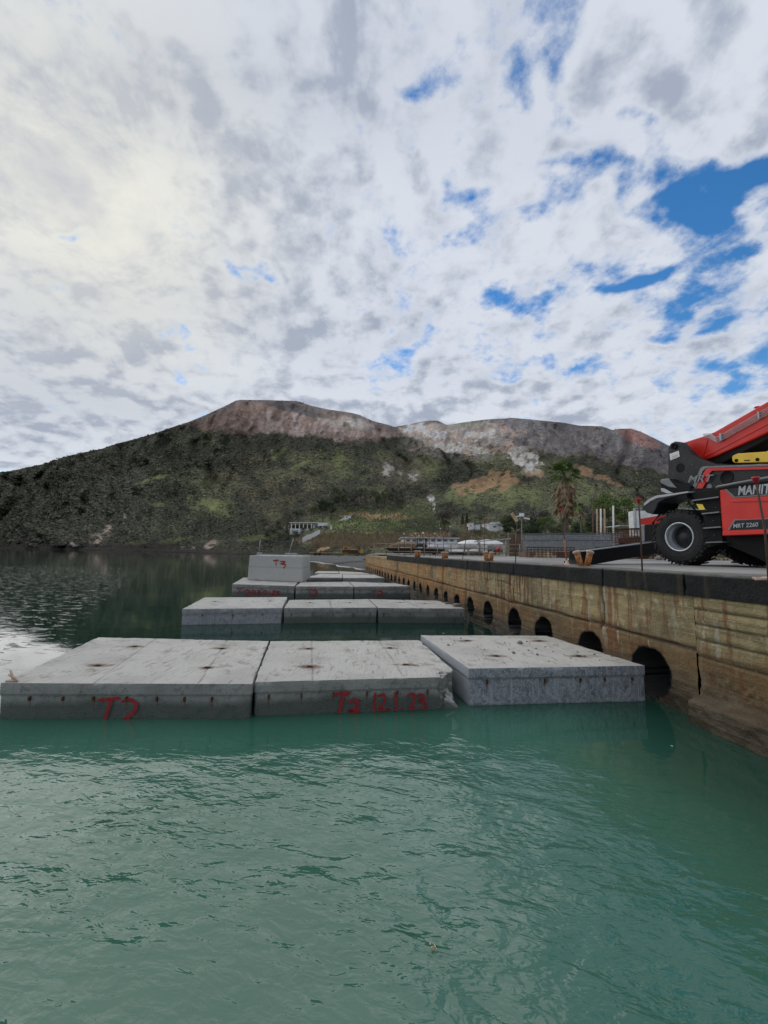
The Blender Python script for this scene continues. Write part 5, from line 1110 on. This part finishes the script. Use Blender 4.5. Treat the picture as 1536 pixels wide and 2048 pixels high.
# five upright poles
for u, v, c_, lb in [(1186, 1021, 'rod_steel', 'leftmost and rustiest of the five tall poles behind the cages'), (1194, 1018, 'peach_boards', 'second from the left of the five tall poles'), (1201.5, 1017.5, 'white_paint', 'middle pole of the tall five, pale all the way up'), (1209, 1017.5, 'peach_boards', 'fourth of the five tall poles, close to the middle one'), (1226.5, 1011.5, 'white_paint', 'tallest of the five poles, standing apart on the right')]:
    p_ = gp(u, 27); mb = MB(); mb.tube([p_, atY(u, v, 27)], .055, 8); o = mb.build('pole', MATS[c_], None, True, origin=p_); tag(o, lb, 'pole', 'tall poles standing behind the steel cages')
# white van with red stripe, seen beyond the fender
Y = 24; e = empty('white_lorry', gp(1300, Y), 'white and red lorry parked behind the black fender', 'lorry')
def vb(name, u0, u1, v0, v1, y0, y1, mat, par=e, bev=.04):
    a, b_ = atY(u0, v0, Y), atY(u1, v1, Y); mb = MB(); mb.bx(a[0], b_[0], Y + y0, Y + y1, b_[2], a[2]); return mb.build(name, MATS[mat], par, bevel=bev)
bd = vb('body', 1272, 1420, 1021, 1075, 0, .8, 'white_paint'); vb('corner_post', 1268, 1273, 1018, 1066, -.04, .1, 'tarp_grey', e, 0); vb('roof_rail', 1268, 1420, 1016, 1020, -.05, .1, 'tarp_grey', e, 0)
a = [atY(u, v, Y) for u, v in ((1279, 1038), (1320, 1031), (1420, 1031), (1420, 1052), (1279, 1049))]; mb = MB(); mb.prism([p_ + [0, -.03, 0] for p_ in a], (0, .02, 0)); mb.build('red_stripe', MATS['machine_red'], e)
vb('cab_window', 1340, 1380, 1024, 1030, -.02, .05, 'dark_glass', e, 0)
for u in (1290, 1395):
    c_ = atY(u, 1085, Y); c_[2] = DECK + .45; mb = MB(); mb.lathe(c_ + [0, .02, 0], (0, 1, 0), [(.001, 0), (.25, 0), (.42, .02), (.45, .08), (.45, .28), (.42, .3), (.001, .3)], 20); wl = mb.build('wheel', MATS['tyre_rubber'], e, True); mb = MB(); mb.lathe(c_, (0, 1, 0), [(.001, 0), (.24, 0), (.24, .02)], 16); mb.build('rim', MATS['rim_silver'], wl, True)
vb('chassis', 1275, 1415, 1075, 1090, .3, 1.9, 'machine_black', e, 0)
# beige lorry box seen between boom and yellow box
Y = 26; e = empty('box_lorry', gp(1600, Y), 'pale box lorry glimpsed between the boom and the yellow box', 'lorry')
vb('box', 1440, 1800, 890, 1000, 0, 2.6, 'white_paint'); vb('roof_edge', 1435, 1805, 884, 890, -.1, 2.7, 'peach_boards', e, 0); vb('chassis', 1440, 1800, 1000, 1070, .2, 2.4, 'machine_black', e, 0)
for u in (1490, 1740): c_ = atY(u, 1085, Y); c_[2] = DECK + .5; mb = MB(); mb.lathe(c_, (0, 1, 0), [(.001, 0), (.3, 0), (.48, .02), (.5, .1), (.5, .35), (.001, .35)], 20); mb.build('wheel', MATS['tyre_rubber'], e, True)
# flat pale canopy behind the cages
a, b_ = atY(1240, 1050, 30), atY(1310, 1053, 30); e = empty('canopy', gp(1262, 30), 'flat pale canopy roof behind the rusty cage', 'canopy'); mb = MB(); mb.bx(a[0], b_[0], 30, 32, b_[2], a[2]); mb.build('roof', MATS['tarp_grey'], e)
for x in (a[0] + .1, b_[0] - .1):
    for y in (30.1, 31.9): mb = MB(); mb.tube([(x, y, DECK), (x, y, b_[2])], .04, 6); mb.build('post', MATS['lamp_post'], e)
# ------------------------------------------------------------------ beach things
def beach_z(u, v, z=1.2): return at(u, v, z)
Y = 62; o0 = atY(697, 1100, Y); zb_ = atY(697, 1107.5, Y)[2]; e = empty('bulldozer', [o0[0], Y, zb_], 'yellow bulldozer standing at the top of the beach', 'bulldozer')
def db(name, u0, u1, v0, v1, y0, y1, mat='digger_yellow', bev=.04, par=None):
    a, b_ = atY(u0, v0, Y), atY(u1, v1, Y); mb = MB(); mb.bx(a[0], b_[0], Y + y0, Y + y1, b_[2], a[2]); return mb.build(name, MATS[mat], par or e, bevel=bev)
db('engine_cover', 697, 714, 1098.5, 1103, .4, 1.5); cb = db('cab', 686, 696, 1093, 1102, .3, 1.6, bev=.03); db('roof', 684.5, 697, 1092, 1093, .2, 1.7, par=cb); db('window', 688, 694, 1094.5, 1098.5, .27, .35, 'dark_glass', 0, cb)
db('frame', 688, 716, 1102.6, 1105, .5, 1.4); db('blade', 721, 725.5, 1098, 1107, -.2, 2.1); db('push_arm', 708, 722, 1103, 1104.6, -.1, .1)
for y0 in (-.1, 1.5):
    c0, c1 = atY(688, 1105, Y), atY(713, 1105, Y); z0 = zb_; hh_ = .62; mb = MB(); ring = []
    for k in range(20):
        a = 2 * math.pi * k / 20; cx_ = c0[0] if math.cos(a) < 0 else c1[0]; ring.append(np.array([cx_ + math.cos(a) * .3, Y + y0, z0 + .31 + math.sin(a) * .31]))
    mb.prism(ring, (0, .42, 0)); mb.build('track', MATS['rusty_iron'], e, bevel=.02)
e = empty('trailer', atY(650, 1107, 60) , 'low orange flatbed trailer with two black wheels on the beach', 'trailer'); Y = 60
db('bed', 618, 686, 1105, 1106.6, 0, 2.2); db('drawbar', 686, 694, 1105.5, 1106.5, 1, 1.2)
for u in (630.5, 638.5): c_ = atY(u, 1108, Y); mb = MB(); mb.lathe(c_, (0, 1, 0), [(.001, 0), (.15, 0), (.2, .03), (.24, .08), (.24, .3), (.001, .3)], 16); mb.build('wheel', MATS['tyre_rubber'], e, True)
# marker poles on concrete footings by the shore
for (t1, b1, fu0, fu1, fv0, fv1, Y, lb) in [((520.7, 1079), (518, 1105), 515, 523, 1105, 1110, 95, 'slim upright pole on a small footing at the waterline'), ((587, 1077), (578, 1106), 571, 593, 1106, 1113, 80, 'leaning pole on a wide concrete footing above the stacked block')]:
    b0 = atY(*b1, Y); e = empty('marker_pole', [b0[0], Y, 0], lb, 'pole'); mb = MB(); mb.tube([b0, atY(*t1, Y)], .07, 6); mb.build('pole', MATS['tarp_grey'], e, True)
    a, c_ = atY(fu0, fv0, Y), atY(fu1, fv1, Y); mb = MB(); mb.bx(a[0], c_[0], Y - .6, Y + .6, -.5, a[2], .05); mb.build('footing', MATS['dry_concrete' if False else 'tarp_grey'], e)
# ------------------------------------------------------------------ houses on the slope
def hhouse(name, u0, u1, v0, v1, dep, label, wins=(), roof='tarp_grey', slopew=None, porch=False):
    p_ = terr((u0 + u1) / 2, v1); Y = p_[1] - 1
    a, b_ = atY(u0, v0, Y), atY(u1, v1, Y); e = empty(name, [(a[0] + b_[0]) / 2, Y + dep / 2, b_[2]], label, 'house')
    mb = MB(); mb.bx(a[0], b_[0], Y, Y + dep, b_[2] - 2.0, a[2]); mb.build('wall', MATS['white_paint'], e, bevel=.05)
    mb = MB(); mb.bx(a[0] - .2, b_[0] + .2, Y - .25, Y + dep + .2, a[2] + .004, a[2] + .25); mb.build('roof', MATS[roof], e, bevel=.05)
    for (x0, x1, y0, y1) in wins:
        wa, wb = atY(x0, y0, Y), atY(x1, y1, Y); mb = MB(); mb.bx(wa[0], wb[0], Y - .06, Y + .05, wb[2], wa[2]); f_ = mb.build('window', MATS['tarp_grey'], e)
        mb = MB(); mb.bx(wa[0] + .1, wb[0] - .1, Y - .08, Y - .02, wb[2] + .1, wa[2] - .1); mb.build('pane', MATS['dark_glass'], f_)
    return e, Y
# veranda house
p_ = terr(617, 1060); Y = p_[1] - 3; e = empty('veranda_house', [p_[0], Y + 4, p_[2]], 'long low white house with a pillared veranda among trees on the slope', 'house')
def hb(name, u0, u1, v0, v1, y0, y1, mat, par=None, bev=0.0, zlow=None):
    a, b_ = atY(u0, v0, Y), atY(u1, v1, Y); mb = MB(); mb.bx(a[0], b_[0], Y + y0, Y + y1, b_[2] if zlow is None else b_[2] - zlow, a[2]); return mb.build(name, MATS[mat], par or e, bevel=bev)
hb('wall', 624, 652, 1047.5, 1060, 2.5, 8, 'white_paint', zlow=2); hb('side_wall', 582, 625, 1048, 1060, 5.5, 8, 'brown_sheet', zlow=2); hb('roof', 579, 654, 1044.5, 1046.8, -.3, 8.3, 'white_paint', bev=.05); hb('terrace', 580, 625, 1057, 1060, 0, 5.4, 'white_paint', zlow=3)
hb('parapet', 636, 654, 1046, 1052, -.2, 2.4, 'white_paint')
for u in (582, 590, 598, 606, 614, 622): hb('pillar', u, u + 1.3, 1047, 1057, .1, .5, 'white_paint')
for u in (629, 637): fr_ = hb('window', u, u + 5, 1050, 1056, 2.42, 2.6, 'tarp_grey'); hb('pane', u + .6, u + 4.4, 1050.6, 1055.4, 2.38, 2.45, 'dark_glass', fr_)
hhouse('white_hut', 689, 702, 1031.5, 1038.5, 5, 'small white hut high on the grassy bank above the veranda house', wins=[(692, 695, 1033, 1036)])
hhouse('gate_pillar', 660.5, 663.5, 1052, 1059, 1, 'tiny white gate pillar right of the veranda house', roof='white_paint')
# stepped white wall down the bank
st_ = [(605, 1085, 1077), (613, 1081, 1072), (622, 1076, 1069), (631, 1071, 1064), (640, 1065, 1060)]
e = empty('boundary_wall', terr(605, 1085), 'stepped white garden wall running down the grassy bank to the beach', 'wall')
mb = MB(); Ya = terr(605, 1084)[1]; Yb = Ya + 14
for i in range(len(st_) - 1):
    u0, vb0, vt0 = st_[i]; u1, vb1, vt1 = st_[i + 1]; y0 = Ya + (Yb - Ya) * i / 4 - 3; y1 = y0 + (Yb - Ya) / 4
    P8 = [atY(u0, vb0 + 2, y0), atY(u1, vb1 + 2, y1), atY(u1, vb1 + 2, y1) + [0, .3, 0], atY(u0, vb0 + 2, y0) + [0, .3, 0], atY(u0, vt0, y0), atY(u1, vt1, y1), atY(u1, vt1, y1) + [0, .3, 0], atY(u0, vt0, y0) + [0, .3, 0]]; mb.hexa(P8)
    for k in range(3): f = k / 3; c_ = P8[4] * (1 - f) + P8[5] * f; mb.box(c_ + [0, .15, .12], (.22, 0, 0), (0, .2, 0), (0, 0, .22))
mb.build('wall', MATS['white_paint'], e)
p_ = terr(680, 1042); a = atY(674, 1044, p_[1] - 1); b_ = atY(690, 1036, p_[1] + 3); mb = MB(); mb.hexa([a + [0, 0, -.8], b_ + [0, 0, -.8], b_ + [0, .3, -.8], a + [0, .3, -.8], a + [0, 0, .5], b_ + [0, 0, .5], b_ + [0, .3, .5], a + [0, .3, .5]]); o = mb.build('low_wall', MATS['white_paint'], None, origin=a); tag(o, 'low white wall sloping down from the small white hut', 'wall')
# whitewashed village houses behind the boats
vil = [(938, 947, 1047, 1060, 'leftmost whitewashed cottage beside the two cypresses'), (952, 960, 1050, 1060, 'small pale cottage behind the boats'), (968, 979, 1048, 1056, 'white cottage with a domed look left of the big white one'), (978, 1005, 1049, 1063, 'biggest white house of the cluster behind the boats'), (984, 1003, 1045, 1050, 'white upper storey block behind the biggest white house'), (1003, 1008, 1052, 1060, 'narrow white annex at the right of the white cluster')]
for u0, u1, v0, v1, lb in vil: hhouse('white_house', u0, u1, v0, v1, 6, lb, wins=[(u0 + (u1 - u0) * .3, u0 + (u1 - u0) * .55, v0 + 3, v0 + 6)] if u1 - u0 > 8 and v1 - v0 > 6 else (), roof='white_paint')
# ------------------------------------------------------------------ trees
def foliage_mat(name, c1, c2, c3):
    m, t, b = newmat(name); p = pos(t); c = t.attr('tint')
    col = t.mix(t.ramp(c, .15, .6), c1, c2); col = t.mix(t.ramp(c, .7, 1.0), col, c3); t.put(b.inputs['Base Color'], col); b.inputs['Roughness'].default_value = .75; b.inputs['Specular IOR Level'].default_value = .2
foliage_mat('leaf_dark', (0.027, 0.042, 0.021), (0.045, 0.063, 0.030), (0.075, 0.098, 0.045)); foliage_mat('leaf_olive', (0.068, 0.083, 0.042), (0.105, 0.120, 0.060), (0.165, 0.173, 0.090)); foliage_mat('leaf_bare', (0.105, 0.093, 0.075), (0.150, 0.132, 0.105), (0.195, 0.180, 0.135)); foliage_mat('leaf_bright', (0.075, 0.112, 0.033), (0.128, 0.173, 0.053), (0.195, 0.240, 0.075))
foliage_mat('reed_dry', (0.15, 0.115, 0.07), (0.22, 0.165, 0.10), (0.32, 0.24, 0.15)); foliage_mat('palm_dead', (0.225, 0.158, 0.098), (0.360, 0.262, 0.165), (0.495, 0.375, 0.240)); foliage_mat('palm_green', (0.075, 0.13, 0.035), (0.14, 0.22, 0.055), (0.25, 0.33, 0.09))
simple('bark', (.16, .125, .09), (.09, .07, .05), 6, .95, bump=.5)
def leaves(name, clumps, n, size, mat, parent, flat=.5, seed=0, spread=.38):
    rg = np.random.default_rng(seed); ci = rg.integers(0, len(clumps), n); cl = np.array(clumps, float)
    c = cl[ci, :3]; r = cl[ci, 3:6]; g = rg.normal(size=(n, 3)); g /= np.linalg.norm(g, axis=1, keepdims=True); rad = rg.random((n, 1)) ** .45
    P_ = c + g * r * rad * (1 + spread * (rg.random((n, 1)) - .5)); a = rg.normal(size=(n, 3)); a /= np.linalg.norm(a, axis=1, keepdims=True); b_ = rg.normal(size=(n, 3)); b_ = np.cross(a, b_); b_ /= np.linalg.norm(b_, axis=1, keepdims=True)
    s_ = size * (.6 + .8 * rg.random((n, 1))); V_ = np.stack([P_ - a * s_, P_ - b_ * s_ * flat, P_ + a * s_, P_ + b_ * s_ * flat], 1).reshape(-1, 3)
    Fq = np.arange(n * 4).reshape(n, 4); tint = np.repeat(np.clip(rg.random(n) * .5 + (rg.random(len(clumps)) * .6)[ci], 0, 1), 4)
    return obj(name, V_, Fq, MATS[mat], parent, False, {'tint': tint})
def tree(loc, h, wd, mat, label, cat='tree', shape='round', n=1500, seed=1, group='trees on the lower slopes', dens=1.0, leaf=None):
    rg = random.Random(seed); e = empty({'cone': 'cypress_tree', 'round': 'tree', 'tall': 'eucalyptus_tree', 'bare': 'bare_tree', 'bush': 'bush'}[shape], loc, label, cat, group); L_ = np.array(loc, float)
    mb = MB(); top = h * (.55 if shape != 'bush' else .3); lean = rg.uniform(-.05, .05) * h
    mb.tube([L_ + [0, 0, -.5], L_ + [lean * .3, 0, top * .5], L_ + [lean, 0, top]], [h * .03, h * .022, h * .014], 6); clumps = []
    k = {'cone': 9, 'round': 13, 'tall': 14, 'bare': 12, 'bush': 8}[shape]
    for i in range(k):
        a = rg.uniform(0, 6.28); f = (i + .5) / k
        if shape == 'cone': c_ = L_ + [0, 0, h * (.12 + .8 * f)]; r_ = wd * .5 * (1.05 - f) ** .7; clumps.append([*c_, r_, r_, h * .10]); continue
        if shape == 'tall': z_ = h * (.42 + .52 * f); rr = wd * .42 * math.sin(math.pi * (.18 + .72 * f)) * rg.uniform(.35, 1)
        elif shape == 'bush': z_ = h * rg.uniform(.3, .7); rr = wd * .35 * rg.random() ** .5
        else: z_ = h * rg.uniform(.42, .88); rr = wd * .36 * math.sqrt(max(0.05, 1 - ((z_ / h - .6) / .36) ** 2)) * rg.uniform(.3, 1)
        c_ = L_ + [math.cos(a) * rr, math.sin(a) * rr, z_]; q_ = wd * rg.uniform(.13, .24); clumps.append([*c_, q_, q_, q_ * rg.uniform(.6, .9)])
        st = L_ + [lean * .6, 0, top * rg.uniform(.4, .95)]; mb.tube([st, (st + c_) / 2 + [0, 0, -h * .02], c_], [h * .011, h * .007, h * .003], 5, False)
    tr = mb.build('trunk', MATS['bark'], e, True)
    leaves('crown', clumps, int(n * dens), leaf or h * .022, mat, e, .55, seed); return e
def place(u, v, hpx, wpx, mat, label, shape, **k):
    p_ = terr(u, v); sc_ = p_[1] / F; return tree(p_, hpx * sc_, wpx * sc_, mat, label, shape=shape, **k)
T = [
 (575, 1068, 50, 34, 'leaf_bare', 'tall pale trunked tree at the left end of the veranda house', 'tall', dict(dens=.8, n=1600)),
 (556, 1072, 34, 26, 'leaf_olive', 'olive tree left of the pale trunked tree by the veranda', 'round', {}),
 (597, 1043, 26, 34, 'leaf_dark', 'broad dark pine rising over the veranda roof', 'round', dict(n=2400)),
 (540, 1085, 30, 30, 'leaf_dark', 'dark round tree at the foot of the slope left of the house', 'round', {}),
 (566, 1088, 26, 34, 'leaf_dark', 'low dark tree under the veranda house terrace', 'bush', {}),
 (590, 1086, 26, 30, 'leaf_dark', 'dark tree between the leaning pole and the white garden wall', 'round', {}),
 (528, 1062, 30, 26, 'leaf_olive', 'olive green tree standing alone left on the slope', 'round', {}),
 (646, 1042, 44, 36, 'leaf_dark', 'large dark tree behind the right end of the veranda roof', 'round', dict(n=2600)),
 (662, 1040, 38, 24, 'leaf_dark', 'dark slender tree left of the small white hut', 'tall', {}),
 (627, 1040, 30, 30, 'leaf_olive', 'grey green tree over the middle of the veranda house', 'round', {}),
 (590, 1066, 20, 22, 'leaf_dark', 'dark round bush before the left end of the veranda', 'bush', {}), (604, 1069, 18, 24, 'leaf_dark', 'dark bush below the middle of the veranda', 'bush', {}), (622, 1066, 13, 16, 'leaf_olive', 'olive bush under the right end of the veranda', 'bush', {}),
 (652, 1062, 16, 16, 'leaf_bare', 'brownish bush right of the veranda house', 'bush', {}),
 (888, 1062, 62, 54, 'leaf_bare', 'big grey half bare tree with a spreading crown above the kiosk', 'bare', dict(n=2200)),
 (925, 1050, 24, 10, 'leaf_dark', 'left one of the two small cypresses', 'cone', {}), (934, 1050, 26, 10, 'leaf_dark', 'right one of the two small cypresses', 'cone', {}),
 (960, 1048, 20, 30, 'leaf_dark', 'dark bushy tree above the white cottages', 'round', {}), (1010, 1062, 26, 40, 'leaf_dark', 'dark tree right of the white houses', 'round', dict(n=2400)), (1030, 1072, 36, 36, 'leaf_dark', 'dark tree behind the square street lamp', 'round', dict(n=2400)),
 (958, 1073, 20, 36, 'leaf_dark', 'dark bush row in front of the white cottages', 'bush', {}), (990, 1075, 14, 40, 'leaf_olive', 'olive bush below the biggest white house', 'bush', {}),
 (1080, 1075, 62, 54, 'leaf_bare', 'grey brown tree left of the palm', 'bare', dict(n=2600)), (1070, 1082, 34, 50, 'leaf_dark', 'dark tree just above the grey cages left of the palm', 'round', {}), (1108, 1080, 40, 40, 'leaf_olive', 'olive tree directly left of the palm trunk', 'round', {}),
 (1218, 1062, 76, 60, 'leaf_bright', 'bright green willowy tree behind the tall poles', 'tall', dict(n=3200)), (1250, 1068, 72, 56, 'leaf_bright', 'yellow green tree right of the tallest pole', 'tall', dict(n=3000)), (1190, 1070, 50, 40, 'leaf_bare', 'brownish thin tree behind the leftmost tall pole', 'bare', {}),
 (1280, 1075, 60, 50, 'leaf_olive', 'olive tree behind the black fender', 'round', {}), (1160, 1080, 40, 44, 'leaf_olive', 'olive tree directly right of the palm trunk', 'round', {}), (1320, 1080, 60, 60, 'leaf_olive', 'dull green tree hidden partly by the turret', 'round', {}),
 (760, 1075, 16, 40, 'leaf_olive', 'low olive bush on the bank above the railing end', 'bush', {}), (800, 1070, 18, 44, 'leaf_olive', 'broad olive bush above the board stack', 'bush', {}), (845, 1072, 20, 40, 'leaf_olive', 'olive bush behind the kiosk roof', 'bush', {}), (910, 1078, 18, 30, 'leaf_dark', 'dark bush right behind the kiosk', 'bush', {}),
]
for i, (u, v, hp, wp, mt, lb, shp_, kw) in enumerate(T): place(u, v, hp, wp, mt, lb, shp_, seed=100 + i, **kw)
# band of tall eucalyptus on the mid slope: four prototypes copied
protoT = []
g_ = 'eucalyptus trees in the dense grove on the middle slope'
def dupT(o, loc, s_):
    c = o.copy(); COL.objects.link(c); c.location = [float(x) for x in loc]; c.scale = (s_,) * 3; c.rotation_euler = (0, 0, random.uniform(0, 6))
    for ch in list(o.children): k = ch.copy(); COL.objects.link(k); k.parent = c
    return c
rg = random.Random(5)
for i in range(46):
    u = rg.uniform(664, 806); v = 1008 + rg.uniform(-6, 9) + .02 * (u - 730); hp = rg.uniform(24, 36) * (.8 if u > 780 else 1)
    p_ = terr(u, v); sc_ = p_[1] / F
    if i < 4: e = tree(p_, hp * sc_, hp * .62 * sc_, ['leaf_olive', 'leaf_bare', 'leaf_olive', 'leaf_dark'][i], 'slender grey green eucalyptus in the dense grove above the grassy bank', shape='tall', n=900, seed=40 + i, group=g_); protoT.append((e, hp * sc_))
    else: o, h0 = protoT[i % 4]; dupT(o, p_, hp * sc_ / h0)
g2 = 'mixed green trees in the row behind the steel cages'
pr2 = []
for i in range(34):
    u = rg.choice([rg.uniform(1000, 1340), rg.uniform(800, 1340)]); v = 1084 - rg.uniform(0, 14); hp = rg.uniform(22, 46); p_ = terr(u, v); sc_ = p_[1] / F
    if i < 4: e = tree(p_, hp * sc_, hp * 1.0 * sc_, ['leaf_olive', 'leaf_dark', 'leaf_bright', 'leaf_olive'][i], 'rounded green tree in the thick row behind the boats and steel cages', shape='round', n=1700, seed=70 + i, group=g2, leaf=hp * sc_ * .03); pr2.append((e, hp * sc_))
    else: o, h0 = pr2[i % 4]; dupT(o, p_, hp * sc_ / h0)
# dry reeds on the bank, grass
mk = lambda *a: (np.array(a))
def tufts(name, n, urange, vrange, hpx, mat, label, seed, cat='grass'):
    rg = np.random.default_rng(seed); V_ = []; tint = []
    for _ in range(n):
        u = rg.uniform(*urange); v = rg.uniform(*vrange); p_ = terr(u, v); sc_ = p_[1] / F; hh_ = hpx * sc_ * rg.uniform(.5, 1.3); tn = rg.random()
        for k in range(5):
            a = rg.uniform(0, 6.28); b0 = p_ + [math.cos(a) * hh_ * .3, math.sin(a) * hh_ * .3, -.05]; t0 = b0 + [rg.normal() * hh_ * .2, rg.normal() * hh_ * .2, hh_ * rg.uniform(.6, 1.1)]; w_ = hh_ * .10
            V_ += [b0 - [w_, 0, 0], b0 + [w_, 0, 0], t0 + [w_ * .2, 0, 0], t0 - [w_ * .2, 0, 0]]; tint += [min(1, tn * .7 + rg.random() * .3)] * 4
    o = obj(name, V_, np.arange(len(V_)).reshape(-1, 4), MATS[mat], None, False, {'tint': np.array(tint)}); tag(o, label, cat, None, 'stuff')
tufts('dry_reeds', 1500, (625, 800), (1070, 1096), 7, 'reed_dry', 'dry brown reeds covering the bank above the beach', 3)
tufts('dry_reeds', 600, (800, 1010), (1066, 1092), 6, 'reed_dry', 'dry reeds behind the boats and kiosk', 4)
tufts('dry_reeds', 900, (1170, 1300), (1050, 1085), 14, 'reed_dry', 'rusty brown reeds behind the tall poles', 5)
tufts('rough_grass', 1800, (660, 900), (1012, 1066), 3.5, 'leaf_bright', 'rough green grass on the bank between hut and grove', 6)
# ------------------------------------------------------------------ palms
def palm(u, vt, Y, trunk_h_px, label, R_=2.1, nf=26, dead=60, skirt=3.2, seed=3):
    rg = random.Random(seed); top = atY(u, vt, Y); base = np.array([top[0], Y, DECK]); e = empty('palm_tree', base, label, 'palm tree')
    mb = MB(); mb.tube([base, base + (top - base) * .5 + [.1, 0, 0], top], [.26 * R_ / 2.1, .19 * R_ / 2.1, .17 * R_ / 2.1], 10); mb.build('trunk', MATS['bark'], e, True)
    def fronds(name, n, el0, el1, L0, L1, mat, z0, z1, droop):
        V_ = []; tint = []
        for k in range(n):
            a = rg.uniform(0, 6.28); el = rg.uniform(el0, el1); Lf = rg.uniform(L0, L1) * R_; dr = droop * rg.uniform(.6, 1.4); o_ = top + [0, 0, rg.uniform(z0, z1)]; hd = np.array([math.cos(a), math.sin(a), 0]); sd_ = np.array([-math.sin(a), math.cos(a), 0]); tn = rg.random() * .6
            def pt(f): return o_ + hd * Lf * f * math.cos(el) + np.array([0, 0, Lf * (f * math.sin(el) - dr * f * f)])
            for i in range(7): p0, p1 = pt(i / 7 * .6), pt((i + 1) / 7 * .6); V_ += [p0 - sd_ * .02, p0 + sd_ * .02, p1 + sd_ * .02, p1 - sd_ * .02]; tint += [tn] * 4
            c_ = pt(.55); dd_ = pt(.7) - c_; dd_ /= np.linalg.norm(dd_)       # fan leaf with split fingers
            for i in range(15):
                b_ = (i - 7) / 7 * 1.25; f_ = dd_ * math.cos(b_) + sd_ * math.sin(b_); e_ = c_ + f_ * Lf * .48 * (1 - .25 * abs(b_)) + np.array([0, 0, -abs(rg.gauss(.05, .06)) * Lf]); s2 = np.cross(f_, [0, 0, 1]); s2 /= np.linalg.norm(s2) + 1e-6
                m_ = c_ + (e_ - c_) * .55 + [0, 0, .02]; V_ += [c_, m_ + s2 * .045, e_, m_ - s2 * .045]; tint += [min(1, tn + rg.random() * .4)] * 4
        return obj(name, V_, np.arange(len(V_)).reshape(-1, 4), MATS[mat], e, False, {'tint': np.array(tint)})
    fronds('green_crown', nf, -.2, 1.35, .7, 1.05, 'palm_green', -.2, .3, .35); fronds('dead_skirt', dead, -1.5, -.6, .6, 1.0, 'palm_dead', -skirt, -.1, .35); return e
palm(1128, 950, 46, 0, 'tall fan palm with a green top and a thick skirt of dead brown fronds', 2.35, 60, 240, 2.9)
palm(1159, 1014, 44, 0, 'small young fan palm at the right foot of the tall palm', .95, 18, 16, .5, 9)
